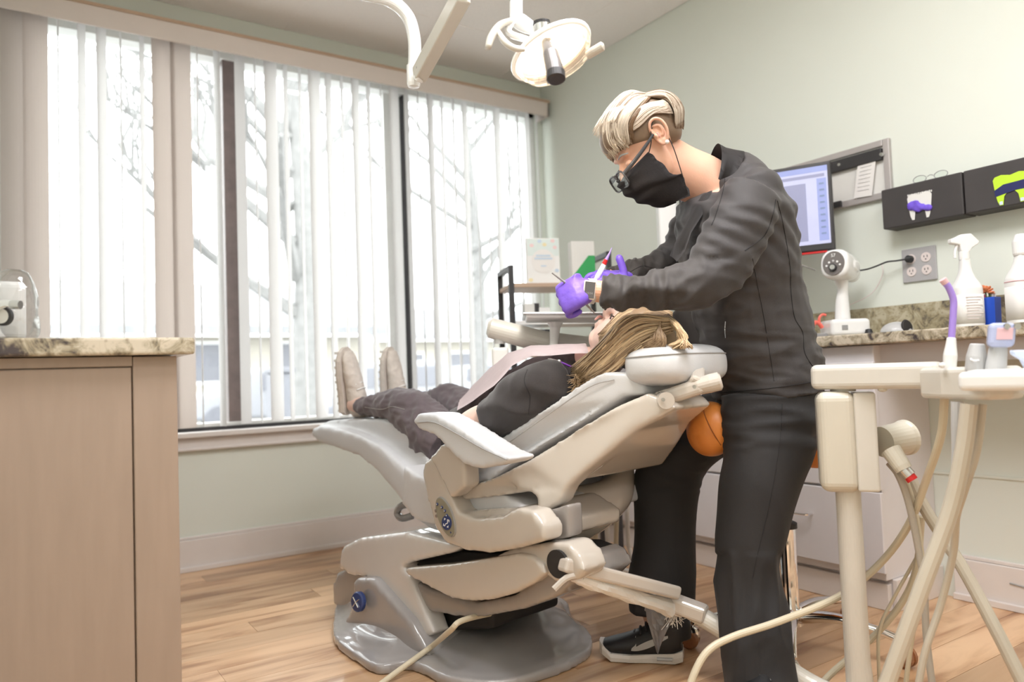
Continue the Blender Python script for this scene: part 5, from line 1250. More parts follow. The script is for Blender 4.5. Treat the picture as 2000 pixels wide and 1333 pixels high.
# long hair
plocks = []; rnd = random.Random(21)
part = Q(.055, .018, .075)          # parting near the top of the forehead
def PQ(x, y, v): return S(x, y, v)
for i in range(1000):
    t, n1, n2 = clump(26, 3); u = rnd.random(); w_ = rnd.random()
    a = S(1305+rnd.uniform(-14, 10), 622+26*t, -.02-.05*u)
    b = S(1250-20*(1-t)+rnd.uniform(-8, 8), 618+62*t, -.085-.02*u)
    c = S(1175-12*t+25*t*t+rnd.uniform(-8, 8), 672+58*t, -.110-.02*u)
    d = S(1122+22*t+rnd.uniform(-10, 10), 722+36*t*rnd.uniform(.6, 1)+rnd.uniform(-6, 8), -.125-.03*u)
    plocks.append(([a, b, c, d], .0016+.002*rnd.random(), max(0, min(1, .55+.25*math.sin(t*9+u*3)+1.0*n1+rnd.uniform(-.25, .2)))))
for i in range(190):      # over the crown, gathered behind and resting on the head pad
    t = rnd.random(); u = rnd.random(); cj = rnd.uniform(-5, 5)
    a = S(1302+cj, 614+14*t, -.02-.03*u); b = S(1322+10*t+cj, 634+18*t, -.07-.02*u); c = S(1328+10*u+cj, 660+8*t, -.075-.02*u); d = S(1318+rnd.uniform(-16, 36), 678+rnd.uniform(-4, 5), -.08-.03*u)
    plocks.append(([a, b, c, d], rnd.uniform(.0024, .0045), rnd.uniform(.3, 1)))
for i in range(170):      # pulled from the parting along the side of the head
    t = rnd.random(); a = S(1306, 614+10*t, -.01); b = S(1290-15*t, 632+26*t, -.085); c = S(1285-20*t+20*rnd.random(), 662+12*rnd.random(), -.105); d = S(1300-70*t, 684, -.10)
    plocks.append(([a, b, c, d], rnd.uniform(.0016, .003), rnd.uniform(0, .35)))
for i in range(420):      # top of the head under the sleeve
    t, n1, n2 = clump(16, 8); u = rnd.random()
    a = S(1308+rnd.uniform(-6, 6), 610+16*t, .02-.04*t); b = S(1272+rnd.uniform(-6, 6), 596+26*t, .01-.07*t); c = S(1222+rnd.uniform(-6, 6), 606+36*t, -.02-.06*t); d = S(1172+8*t+rnd.uniform(-5, 5), 652+50*t, -.075-.02*t)
    plocks.append(([a, b, c, d], rnd.uniform(.0016, .0032), max(0, min(1, .28+.9*n1+rnd.uniform(-.2, .25)))))
for i in range(60):       # loose ends on the shoulder
    t = rnd.random(); a = S(1150, 712+30*t, -.12); b = S(1125+10*t, 730+30*t, -.15); d = S(1108+rnd.uniform(-2, 26), 738+24*t+rnd.uniform(-10, 10), -.19)
    plocks.append(([a, b, d], .0013, rnd.uniform(.5, 1)))
g = MB().ell(Q(-.022, 0, .042), (.086, .079, .082), PA, 28, 18).ell(Q(.018, 0, .062), (.060, .062, .046), PA)
g.limb([(S(1300, 655, -.03), .05, .05), (S(1240, 668, -.05), .058, .050), (S(1185, 705, -.07), .05, .030), (S(1150, 735, -.08), .03, .012)], 20, 5, up=CV_)
phair = clay('hair', g, 'hair_long', pr, .006, 3)
pa_ = phair.data.color_attributes.new('tone', 'FLOAT_COLOR', 'CORNER')
for x in pa_.data: x.color = (.25, .25, .25, 1)
o_ = base_of(pr)
for v in phair.data.vertices:
    q = v.co+o_-pc_; f, s_, k = q.dot(pf), q.dot(ps), q.dot(pk)
    if f > .01 and k < .05: v.co -= q*.2*min(1, (.05-k)/.03)
hairmesh('hair_locks', plocks, 'hair_long', phair)
# ================================================================== LEFT CABINET AND COUNTER
lcx, lcy = .289, 1.729      # corner of the cabinet; counter overhangs a little
lc = thing('sink_cabinet', 'tan painted end cabinet with recessed panel under the granite counter at left', 'cabinet', V(.12, lcy+.4, 0))
yb = 3.05
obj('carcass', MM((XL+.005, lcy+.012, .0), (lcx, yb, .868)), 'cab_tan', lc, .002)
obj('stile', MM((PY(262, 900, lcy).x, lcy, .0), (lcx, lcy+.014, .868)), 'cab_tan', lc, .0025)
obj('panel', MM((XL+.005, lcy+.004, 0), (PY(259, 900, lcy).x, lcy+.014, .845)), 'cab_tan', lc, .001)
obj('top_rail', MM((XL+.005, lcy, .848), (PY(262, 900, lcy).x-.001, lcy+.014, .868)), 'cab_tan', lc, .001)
ct = obj('countertop', MM((XL+.003, lcy-.030, .870), (lcx+.032, yb+.03, .906)), 'granite', None, .006, 3)
tag(ct, 'speckled beige granite countertop on the tan cabinet at left', 'countertop')
# faucet and soap dispenser in a bag on the counter
tp = D(25, 598, 1.75)
bx = thing('tissue_bag', 'clear plastic bag over a white dispenser on the left granite counter', 'bag', V(.0, 1.84, .906))
g = MB().ell(V(.0, 1.86, .975), (.042, .05, .085), None, 18, 12, 2.6); g.ell(V(.028, 1.86, .94), (.018, .03, .035))
clay('bag', g, 'bag', bx, .006, 4, lambda co: .004*noise.noise(co*45)); g = MM((-.045, 1.82, .907), (.02, 1.88, 1.03)); obj('dispenser', g, 'white', bx, .014, 4)
fc = thing('faucet', 'chrome faucet spout with knurled tip on the left granite counter', 'faucet', V(-.03, 1.75, .906))
obj('spout', MB().tube([D(-30, 640, 1.46), D(-12, 606, 1.46), D(8, 594, 1.46), D(24, 594, 1.46)], [.012, .010, .008, .0075], 16, 5), 'chrome', fc)
obj('spout_tip', MB().tube([D(22, 595, 1.46), D(40, 596, 1.46)], [.0085, .0085], 18), 'steel', fc)
obj('faucet_base', MB().lathe([(.02, 0), (.018, .02), (.014, .04), (.012, .052)], V(D(-30, 640, 1.46).x+.002, D(-30, 640, 1.46).y, .906), UP, 20), 'chrome', fc)
obj('round_gauge', MB().lathe([(.001, -.004), (.019, -.004), (.019, .004), (.015, .006), (.001, .006)], D(6, 618, 1.47), -CF, 24), 'black_metal', fc); obj('gauge_face', MB().lathe([(.001, .006), (.0145, .006), (.001, .0075)], D(6, 618, 1.47), -CF, 24), 'offwhite', fc)

# ================================================================== RIGHT WALL: CABINETS, COUNTER
cx0 = 2.305; cy0 = 1.355; cy1 = 3.2; ctz = .892
rc = thing('drawer_cabinet', 'white drawer cabinet under the right wall counter', 'cabinet', V(cx0+.15, 2.2, 0))
obj('carcass', MM((cx0, cy0, .10), (XR-.002, cy1, ctz-.038)), 'cab_white', rc, .002)
obj('toe_kick', MM((cx0+.035, cy0, 0), (XR-.002, cy1, .10)), 'cab_white', rc)
obj('base_board', MM((cx0+.012, cy0+.004, 0), (cx0+.035, cy1, .085)), 'trim_paint', rc, .003)
obj('side_board', MM((cx0+.03, cy0-.016, 0), (XR-.002, cy0, .10)), 'trim_paint', rc, .003)
fx0 = cx0-.018
edge = PX(1722, 1000, fx0).y; l1 = edge
cols = [(l1, l1+.60), (l1+.63, l1+1.10), (l1+1.13, l1+1.55)]
rowsz = [(.125, PX(1722, 962, fx0).z-.004), (PX(1722, 962, fx0).z+.004, PX(1705, 860, fx0).z), (PX(1705, 860, fx0).z+.008, .80)]
for a, b in cols:
    for z0, z1 in rowsz:
        dr = obj('drawer', MM((fx0, a, z0), (cx0-.001, b, z1)), 'cab_white', rc, .003)
        hz = (z0+z1)/2+.03; hy = (a+b)/2
        obj('handle', MB().tube([V(fx0, hy-.048, hz), V(fx0-.026, hy-.048, hz), V(fx0-.028, hy-.044, hz), V(fx0-.028, hy+.044, hz), V(fx0-.026, hy+.048, hz), V(fx0, hy+.048, hz)], .0042, 10), 'chrome', dr)
obj('apron', MM((cx0+.04, -.4, ctz-.10), (cx0+.055, cy0, ctz-.038)), 'cab_white', rc)
ctr_ = obj('countertop', MM((cx0-.035, -.5, ctz-.036), (XR-.002, cy1, ctz)), 'granite', None, .006, 3); tag(ctr_, 'long beige granite countertop along the right wall', 'countertop')
bs = obj('backsplash', MM((XR-.022, -.5, ctz), (XR-.001, cy1, ctz+.105)), 'granite_dark', None, .003); tag(bs, 'dark mottled granite backsplash strip behind the right counter', 'backsplash')
struct('trim_2', MM((XR-.006, -.5, .41), (XR-.0005, cy0, .418)), 'wall_paint')
WN = V(-1, 0, 0); WR = V(0, -1, 0)     # wall normal, wall 'right' as seen
def wp(px, py, off=0): return PX(px, py, XR-off)
# outlet
o0, o1 = wp(1765, 490), wp(1832, 543); yc, zc = (wp(1765, 520).y+wp(1830, 515).y)/2, (wp(1797, 485).z+wp(1797, 549).z)/2
ow = thing('wall_outlet', 'grey double wall outlet plate with black plug', 'outlet', V(XR, yc, zc-.06))
obj('plate', B3((XR-.004, yc, zc), (.008, .118, .118)), 'outlet_plate', ow, .003)
for dy in (-.026, .026):
    for dz in (-.022, .022):
        so = obj('socket', MB().lathe([(.001, 0), (.017, 0), (.0165, .0025), (.001, .0025)], (XR-.008, yc+dy, zc+dz), WN, 20), 'outlet', ow)
        obj('slots', MB().box((XR-.0108, yc+dy-.0055, zc+dz+.003), (.001, .002, .008)).box((XR-.0108, yc+dy+.0055, zc+dz+.003), (.001, .002, .007)).lathe([(.001, 0), (.0022, 0), (.0022, .001), (.001, .001)], (XR-.0104, yc+dy, zc+dz-.007), WN, 8), 'black_rubber', so)
# monitor
mt0 = D(1621, 312, 2.66); mc0 = D(1632, 488, 2.66); mx_ = V(CR.x, CR.y, 0)*.863-V(CF.x, CF.y, 0)*.504; mx_.normalize(); mw = .56
mn = mx_.cross(UP); mn = mn if mn.dot(CF) < 0 else -mn
mz0, mz1 = mc0.z, mt0.z; mh = mz1-mz0
mcen = V((mt0.x+mc0.x)/2, (mt0.y+mc0.y)/2, (mz0+mz1)/2)-mx_*mw/2
mon = thing('monitor', 'black framed monitor showing a pale blue chart on the right wall', 'monitor', mcen-UP*mh/2)
obj('housing', MB().box(mcen-mn*.014, (mw, .028, mh), (mx_, mn, UP)), 'black_metal', mon, .006, 3)
mat('screen_blue', (.18, .21, .38), .3, var=.03, emit=(.40, .46, .86), estr=.22)
mat('screen_pale', (.30, .30, .38), .3, emit=(.60, .64, .95), estr=.26)
mat('screen_grey', (.16, .16, .22), .3, emit=(.36, .38, .60), estr=.26)
mat('screen_pink', (.4, .26, .32), .3, emit=(.80, .50, .70), estr=.24)
mat('screen_text', (.15, .2, .3), .3, emit=(.25, .32, .55), estr=.15)
sc_ = obj('screen', MB().box(mcen+UP*.006, (mw-.024, .0015, mh-.040), (mx_, mn, UP)), 'screen_pale', mon)
def spanel(x0, x1, z0, z1, m, lift=.0012):
    a = mcen-mx_*(-mw/2+.012)+mx_*(-1)*0
    W_ = mw-.024; Hh = mh-.040; c = mcen+UP*.006+mx_*(-W_/2+W_*(x0+x1)/2)+UP*(-Hh/2+Hh*(z0+z1)/2)+mn*lift
    return MB().box(c, (W_*(x1-x0), .0008, Hh*(z1-z0)), (mx_, mn, UP)), m
for nm, a in (('title_bar', (.0, 1, .93, 1, 'screen_blue')), ('tool_bar', (.0, .98, .86, .90, 'screen_grey')), ('chart_column', (.55, .86, .05, .80, 'screen_grey')), ('pink_header', (.15, .55, .76, .82, 'screen_pink')), ('side_column', (.93, .99, .04, .84, 'screen_blue')), ('dark_row', (.18, .50, .42, .50, 'screen_blue')), ('pink_row', (.2, .5, .60, .63, 'screen_pink'))):
    g, m = spanel(*a); obj(nm, g, m, sc_)
g = MB()
for k in range(11):
    h_, m = spanel(.16, .50-.04*(k % 3), .08+.03*k, .095+.03*k, '', .0018); b2 = bpy.data.meshes.new('t'); h_.bm.to_mesh(b2); g.bm.from_mesh(b2)
for k in range(9):
    h_, m = spanel(.945, .975, .12+.08*k, .14+.08*k, '', .0024); b2 = bpy.data.meshes.new('t'); h_.bm.to_mesh(b2); g.bm.from_mesh(b2)
for k in range(7):
    h_, m = spanel(.18, .48-.05*(k % 2), .53+.03*k, .54+.03*k, '', .0024); b2 = bpy.data.meshes.new('t'); h_.bm.to_mesh(b2); g.bm.from_mesh(b2)
tag(obj('text_lines', g, 'screen_text', sc_), kind='stuff')
obj('red_strip', MB().box(mcen-UP*(mh/2+.003)-mn*.012, (mw*.9, .02, .006), (mx_, mn, UP)), 'red', mon)
obj('wall_arm', MB().beam(mcen-mn*.028, V(XR-.012, mcen.y+.02, mcen.z), .04, .06), 'black_metal', mon)
# white screen further left behind the worker
m2c = D(1303, 430, 3.0); zt_, zb_ = D(1300, 340, 3.0).z, D(1300, 489, 3.0).z
m2 = thing('wall_light_box', 'tall white box on the wall, seen between mask, monitor and far sleeve', 'box', V(m2c.x, m2c.y, zb_))
obj('case', MB().box(V(m2c.x, m2c.y, (zt_+zb_)/2), (mm(38, 3.0), .06, zt_-zb_), (rt, fw, UP)), 'white', m2, .008, 3)
obj('clamp', MB().box(D(1303, 494, 3.0), (.02, .02, .02)), 'black_metal', m2)
obj('wall_arm', MB().beam(V(m2c.x, m2c.y, (zt_+zb_)/2)+fw*.02, V(XR-.004, m2c.y+.05, (zt_+zb_)/2), .03, .04), 'white', m2)
# framed recess with rail and taped paper
fy0, fy1 = wp(1742, 300).y, wp(1490, 340).y; fz1 = (wp(1740, 270).z+.0); fz0 = wp(1690, 398).z
fr = thing('wall_frame', 'grey metal frame on the wall behind the monitor with black rail', 'frame', V(XR, (fy0+fy1)/2, fz0))
t_ = .024
obj('frame_side', MM((XR-.018, fy0, fz0), (XR-.001, fy0+t_, fz1)), 'frame_grey', fr, .003); obj('frame_side', MM((XR-.018, fy1-t_, fz0), (XR-.001, fy1, fz1)), 'frame_grey', fr, .003)
obj('frame_top', MM((XR-.018, fy0+t_, fz1-t_), (XR-.001, fy1-t_, fz1)), 'frame_grey', fr, .003); obj('frame_bottom', MM((XR-.018, fy0+t_, fz0), (XR-.001, fy1-t_, fz0+t_)), 'frame_grey', fr, .003)
obj('back_panel', MM((XR-.008, fy0+t_, fz0+t_), (XR-.001, fy1-t_, fz1-t_)), 'offwhite', fr)
obj('rail', MM((XR-.026, fy0+t_+.002, fz1-t_-.05), (XR-.008, fy1-t_, fz1-t_-.008)), 'black_metal', fr, .002)
obj('lower_clip', MM((XR-.03, wp(1650, 390).y, fz0+.004), (XR-.018, wp(1628, 395).y, fz0+.026)), 'black_metal', fr, .001)
for x, y in ((1640, 322), (1722, 302)): obj('rail_bolt', MB().lathe([(.001, 0), (.008, 0), (.006, .006), (.001, .006)], wp(x, y, .026), WN, 14), 'steel', fr)
pp = [wp(1676, 320, .021), wp(1711, 310, .021), wp(1703, 382, .022), wp(1668, 388, .022)]
pa__ = obj('taped_note', MB().prism(pp, V(-.001, 0, 0)), 'paper', fr)
g = MB()
for k in range(7):
    a = pp[0].lerp(pp[3], .15+.11*k); b = pp[1].lerp(pp[2], .15+.11*k); g.beam(a.lerp(b, .15)+V(-.0014, 0, 0), a.lerp(b, .8)+V(-.0014, 0, 0), .0006, .0022, WN)
obj('note_lines', g, 'hanger', pa__)
# black glove boxes
def dispenser(py0, py1, z0, z1, lab, cutc):
    t = thing('wall_dispenser', lab, 'dispenser', V(XR-.05, (py0+py1)/2, z0))
    dpt = .085; xf = XR-dpt
    obj('shell', MM((xf, py0, z0), (XR-.001, py1, z1)), 'box_black', t, .004)
    return t, xf
by0 = PX(1722, 400, XR-.085).y; bdiv = PX(1882, 380, XR-.085).y; bz0 = PX(1730, 448, XR-.085).z; bz1 = PX(1722, 372, XR-.085).z
wdt_ = by0-bdiv
d1, xf = dispenser(bdiv+.002, by0, bz0, bz1, 'black wall dispenser with purple gloves in its tooth cut-out, nearer the outlet', 0)
d2, xf = dispenser(bdiv-.002-wdt_, bdiv-.002, bz0, bz1, 'black wall dispenser with lime green box in its tooth cut-out, at the right edge', 0)
def tooth(cy, cz, w_, h_):
    P = [(-.5, .36), (-.44, .46), (-.25, .50), (0, .44), (.25, .50), (.44, .46), (.5, .36), (.46, .0), (.40, -.35), (.34, -.5), (.24, -.5), (.20, -.22), (.10, -.08), (-.10, -.08), (-.20, -.22), (-.24, -.5), (-.34, -.5), (-.40, -.35), (-.46, 0)]
    return [(cy-a*w_, cz+b*h_) for a, b in P]
def cut(t, cy, cz, w_, h_):
    T = tooth(cy, cz, w_, h_)
    g = MB().prism([V(xf-.0012, a, b) for a, b in T], V(.0016, 0, 0)); obj('cut_out', g, 'dark_hole', t)
    return T
c1 = PX(1797, 402, xf); T = cut(d1, c1.y, c1.z, .082, .088)
g = MB().prism([V(xf-.002, a, b) for a, b in T], V(.0005, 0, 0)); obj('tooth_liner', g, 'offwhite', d1)
g = MB(); rnd = random.Random(2)
for k in range(11): g.ell(V(xf-.003, c1.y+rnd.uniform(-.030, .030), c1.z+rnd.uniform(-.014, .010)), (.008, .014, .011))
tag(clay('glove_bunch', g, 'violet', d1, .003, 2, lambda co: .002*noise.noise(co*90)), 'crumpled purple gloves')
g = MB()
for k in range(14): g.box((xf-.0005, c1.y-.040+.006*k, bz1-.040+(.0008*(k % 2))), (.0012, .0038, .006))
obj('white_lettering', g, 'offwhite', d1)
c2 = PX(1975, 368, xf); T = cut(d2, c2.y, c2.z, .098, .094)
def clip_band(T, z0, z1):
    return [(a, min(max(b, z0), z1)) for a, b in T]
g = MB().prism([V(xf-.0024, a, b) for a, b in T], V(.0008, 0, 0)); obj('lime_box_front', g, 'lime', d2)
bw = .098*.47
g = MB().prism([V(xf-.0032, c2.y+bw, c2.z+.002), V(xf-.0032, c2.y+.02, c2.z+.016), V(xf-.0032, c2.y-.02, c2.z+.018), V(xf-.0032, c2.y-bw, c2.z+.020), V(xf-.0032, c2.y-bw, c2.z-.008), V(xf-.0032, c2.y-.012, c2.z-.008), V(xf-.0032, c2.y+.012, c2.z-.012), V(xf-.0032, c2.y+bw*.96, c2.z-.018)], V(.0006, 0, 0)); obj('navy_band', g, 'navy', d2)
for s_ in (-1, 1): obj('blue_root_tip', B3((xf-.0032, c2.y+s_*.029, c2.z-.040), (.0008, .009, .010)), 'pale_blue', d2)
# spectacles lying on the dispenser
sp_ = thing('spectacles', 'clear safety spectacles resting on the left black dispenser', 'glasses', V(XR-.05, bdiv+.1, bz1))
for px_c in (1796, 1838):
    c = PX(px_c, 347, XR-.06); c.z = bz1+.013
    rg_ = obj('lens_rim', MB().tube([c+V(0, math.cos(t)*.022, math.sin(t)*.0125) for t in np.linspace(0, 2*PI, 24)], .0013, 6), 'hanger', sp_)
    obj('lens', MB().prism([c+V(0, math.cos(t)*.0215, math.sin(t)*.012) for t in np.linspace(0, 2*PI, 20, endpoint=False)], V(.0012, 0, 0)), 'glass', rg_)
ca1 = PX(1817, 347, XR-.06); obj('bridge', MB().tube([V(ca1.x, ca1.y+.010, bz1+.016), V(ca1.x, ca1.y, bz1+.020), V(ca1.x, ca1.y-.010, bz1+.016)], .0013, 6, 3), 'hanger', sp_)
# ---- things on the right counter
def cp(px, py=None, x=2.40):      # point on the counter top on plane x
    p = PX(px, 650, x); return V(x, p.y, ctz)
dv = thing('table_device', 'white table-top device with round dark control panel and slim neck', 'device', cp(1640, x=2.42))
dp = dv.location.copy(); ddep = (dp+UP*.1-EYE).dot(CF); k_ = ddep/F
vdir = V(CF.x, CF.y, 0).normalized(); hdir = V(CR.x, CR.y, 0).normalized()
def dq(px, py, off=0): return D(px, py, ddep+off)
zb = ctz
g = MB().box(V(dq(1649, 630).x, dq(1649, 630).y, zb+.030), (mm(76, ddep), .11, .060), (hdir, vdir, UP)); db = obj('foot', g, 'white_gloss', dv, .014, 4)
obj('foot_badge', MB().box(V(dq(1636, 632).x, dq(1636, 632).y, zb+.030)-vdir*.056, (.020, .002, .016), (hdir, vdir, UP)), 'hanger', db)
obj('neck', MB().limb([(V(dq(1645, 608).x, dq(1645, 608).y, zb+.055), .028, .026), (dq(1645, 590), .023, .022), (dq(1646, 565), .017, .018), (dq(1643, 545), .026, .024)], 20, 5), 'white_gloss', dv, smooth=True)
ha = (-vdir*.72-hdir*.68+UP*.12).normalized(); hb = UP-ha*ha.z; hb.normalize(); hcx = ha.cross(hb)
hd0 = dq(1642, 522)
g = MB().limb([(hd0-ha*.085, .022, .024), (hd0-ha*.070, .040, .042), (hd0-ha*.03, .050, .048), (hd0+ha*.02, .052, .050), (hd0+ha*.055, .052, .048), (hd0+ha*.066, .044, .040)], 26, 6, up=hb, pw=2.6); g.limb([(hd0-hcx*.055-ha*.01, .018, .026), (hd0-ha*.01, .024, .030), (hd0+hcx*.055-ha*.01, .018, .026)], 16, 4, up=hb); g.ell(hd0-ha*.105+UP*.0, (.03, .03, .036))
hdm = clay('head_shell', g, 'white_gloss', dv, .004, 4)
pf_ = hd0+ha*.064; g = MB(); n = 28
def plate(c, a, b, t0, t1, m, nm, par):
    g = MB(); lo = [g.bm.verts.new(c+hb*math.cos(2*PI*k/n)*a+hcx*math.sin(2*PI*k/n)*b+ha*t0) for k in range(n)]; hi = [g.bm.verts.new(c+hb*math.cos(2*PI*k/n)*a*.96+hcx*math.sin(2*PI*k/n)*b*.96+ha*t1) for k in range(n)]; g._rings([lo, hi]); return obj(nm, g, m, par)
cpn = plate(pf_, .044, .038, -.006, .006, 'lens_grey', 'control_panel', dv)
plate(pf_-hb*.016, .013, .013, .004, .016, 'black_metal', 'knob', cpn); plate(pf_-hb*.016, .009, .009, .015, .0165, 'steel', 'knob_ring', cpn)
for i in range(5):
    a = math.radians(-70+35*i); plate(pf_-hb*.016+hb*math.cos(a)*.024+hcx*math.sin(a)*.024, .0036, .0036, .004, .008, 'white' if i != 2 else 'grey_device', 'button', cpn)
rgt = hcx if hcx.dot(CR) > 0 else -hcx
g = MB(); g.text('57', pf_+hb*.027+ha*.0064, .016, rgt, hb, .0003); obj('display_digits', g, 'white', cpn)
cd = obj('power_cord', MB().tube([V(XR-.03, yc+.026, zc+.022), V(XR-.04, yc+.06, zc+.020), wp(1732, 512, .05), wp(1712, 520, .06), dq(1690, 527, .02), hd0-ha*.08], .003, 8, 5), 'black_rubber'); tag(cd, 'black cord from the wall outlet to the white device', 'cable')
obj('plug', MB().tube([V(XR-.012, yc+.026, zc+.022), V(XR-.030, yc+.026, zc+.022), V(XR-.034, yc+.034, zc+.022)], [.013, .013, .006], 14), 'black_rubber', ow)
cd2 = obj('white_cord', MB().tube([wp(1722, 515, .02), wp(1724, 535, .02), wp(1710, 565, .02), wp(1690, 582, .03), wp(1668, 592, .04), wp(1650, 602, .05)], .0018, 6, 5), 'outlet'); tag(cd2, 'thin pale cord looping on the wall behind the device', 'cable')
cd3 = obj('device_cable', MB().tube([D(1545, 514, 2.55), D(1570, 520, 2.55), D(1592, 528, 2.6)], .0028, 6, 4), 'hanger'); tag(cd3, 'dark cord running from behind the jacket to the device', 'cable')
# red clamp
rk = thing('red_clamp', 'red clamp tool lying left of the white device', 'tool', cp(1597, x=2.36)); q = rk.location
dr_ = (q+UP*.03-EYE).dot(CF)
obj('jaw', MB().tube([D(1585, 643, dr_), D(1592, 630, dr_), D(1601, 634, dr_), D(1606, 641, dr_)], .007, 10, 4), 'coral', rk)
obj('hook', MB().tube([D(1601, 634, dr_), D(1600, 622, dr_), D(1606, 615, dr_), D(1613, 616, dr_)], .0045, 10, 4), 'coral', rk)
obj('pads', B3(V(q.x, q.y, ctz+.008)+hdir*.0, (.07, .035, .014), (hdir, vdir, UP)), 'hanger', rk, .003)
# silver scanner/mouse
ms = thing('desk_scanner', 'silver dome shaped device with dark round opening on the counter', 'device', cp(1752, x=2.44)); q = ms.location; dm = (q-EYE).dot(CF)
g = MB().ell(V(q.x, q.y, ctz+.002), (.052, .05, .036), (hdir, vdir, UP), 24, 14); g2 = clay('dome', g, 'grey_device', ms, .004, 2)
for v_ in g2.data.vertices:
    if v_.co.z < .0: v_.co.z = .0
obj('opening', MB().lathe([(.001, 0), (.022, 0), (.024, .004), (.020, .008), (.001, .009)], V(q.x, q.y, ctz+.018)-vdir*.036+hdir*.012, (-vdir*.9+hdir*.4+UP*.2), 24), 'dark_hole', ms)
mk_ = thing('rubber_stopper', 'small dark cap between the white device and silver dome', 'cap', cp(1697, x=2.45)); q = mk_.location; obj('cap', MB().lathe([(.012, 0), (.014, .006), (.010, .020), (.002, .022)], q, UP, 16), 'black_rubber', mk_)
# spray bottle
def bottle(px, x, s, lab, trigger=True):
    q = cp(px, x=x); t = thing('spray_bottle' if trigger else 'pump_bottle', lab, 'bottle', q)
    g = MB()
    for z_, w_, d_ in ((0, .034, .030), (.004, .038, .032), (.10, .038, .032), (.125, .034, .029), (.150, .022, .020), (.165, .016, .015), (.205, .013, .013), (.215, .0145, .0145), (.235, .0145, .0145)): pass
    secs = [(0, .036, .030), (.006, .040, .033), (.105, .040, .033), (.125, .037, .030), (.150, .024, .020), (.175, .016, .015), (.215, .0125, .0125)]
    g.limb([(q+UP*z_*s, w_*s, d_*s) for z_, w_, d_ in secs], 28, 5, up=hdir, pw=3.2); obj('bottle_body', g, 'white', t, smooth=True)
    lb = obj('label', MB().limb([(q+UP*.012*s, .0408*s, .0338*s), (q+UP*.098*s, .0408*s, .0338*s)], 28, 2, up=hdir, pw=3.2), 'paper', t, smooth=True)
    g = MB()
    for k in range(9): g.box(q+UP*(.09-.008*k)*s-vdir*.0342*s-hdir*(.003*(k % 3)), (.050*s-(k % 3)*.008, .0008, .0022), (hdir, vdir, UP))
    obj('label_lines', g, 'outlet' if trigger else 'pinkish', lb)
    if trigger:
        obj('nozzle_collar', MB().lathe([(.0145*s, .205*s), (.0150*s, .210*s), (.0150*s, .228*s), (.011*s, .232*s)], q, UP, 20), 'white_gloss', t)
        z = q+UP*.245*s
        obj('spray_head', MB().prism([z+hdir*a*s+UP*b*s-vdir*.011*s for a, b in ((-.042, .010), (-.042, .024), (-.030, .026), (-.010, .036), (.020, .038), (.044, .012), (.038, .004), (.020, -.006), (.012, -.018), (-.012, -.018), (-.016, .004))], vdir*.022*s), 'white', t, .004*s, 3)
        obj('trigger', MB().tube([z+hdir*-.020*s+UP*.006*s, z+hdir*-.026*s-UP*.012*s, z+hdir*-.028*s-UP*.034*s], .0045*s, 10, 4), 'white', t)
    else:
        obj('cap', MB().lathe([(.018*s, .180*s), (.020*s, .185*s), (.020*s, .215*s), (.012*s, .235*s), (.001, .236*s)], q, UP, 20), 'white', t)
        for z_ in (.085, .110): obj('pink_band', MB().limb([(q+UP*z_*s, .0405*s, .0335*s), (q+UP*(z_+.003)*s, .0405*s, .0335*s)], 28, 2, up=hdir, pw=3.2), 'pinkish', t, smooth=True)
    return t
bottle(1893, 2.42, 1.02, 'white trigger spray bottle with printed label on the right counter')
bottle(2006, 2.44, 1.12, 'white bottle with pink bands cut off by the right edge of the picture', False)
# blue cup with flower pens
bc = thing('pen_cup', 'blue cup holding an orange artificial flower and pens', 'cup', cp(1938, x=2.47)); q = bc.location
obj('cup', MB().lathe([(.001, 0), (.028, 0), (.030, .09), (.027, .09), (.026, .006), (.001, .006)], q, UP, 4), 'blue_cup', bc, .004, 3, smooth=50)
fl0 = q+UP*.105-hdir*.012; g = MB(); rnd = random.Random(9)
for k in range(16):
    a = rnd.uniform(0, 2*PI); e = rnd.uniform(-.2, 1.1); d_ = V(math.cos(a)*math.cos(e), math.sin(a)*math.cos(e), math.sin(e)); g.ell(fl0+d_*.016, (.012, .007, .003), (d_, UP.cross(d_).normalized(), d_.cross(UP.cross(d_).normalized())), 8, 6)
obj('flower', g, 'flower', bc); obj('stem', MB().tube([q+UP*.01-hdir*.006, fl0], .002, 6), 'leaf', bc)
for a, b, m in ((.008, .022, 'white'), (.016, .014, 'outlet'), (.0, .016, 'leaf')): obj('pen', MB().tube([q+UP*.01+hdir*a*.5, q+UP*(.09+b)+hdir*a], .0035, 8), m, bc)
pkp = thing('pink_packet', 'pink packet standing between spray bottle and blue cup', 'packet', cp(1921, x=2.50)); obj('packet', B3(pkp.location+UP*.055-hdir*.0, (.018, .03, .11), (hdir, vdir, UP)), 'pink', pkp, .002)
g = MB(); g.text('A', pkp.location+UP*.07-vdir*.0155, .012, hdir, UP, .0002); obj('packet_seal', MB().box(pkp.location+UP*.105-vdir*.0153, (.016, .001, .006), (hdir, vdir, UP)), 'white', pkp); g.bm.free()

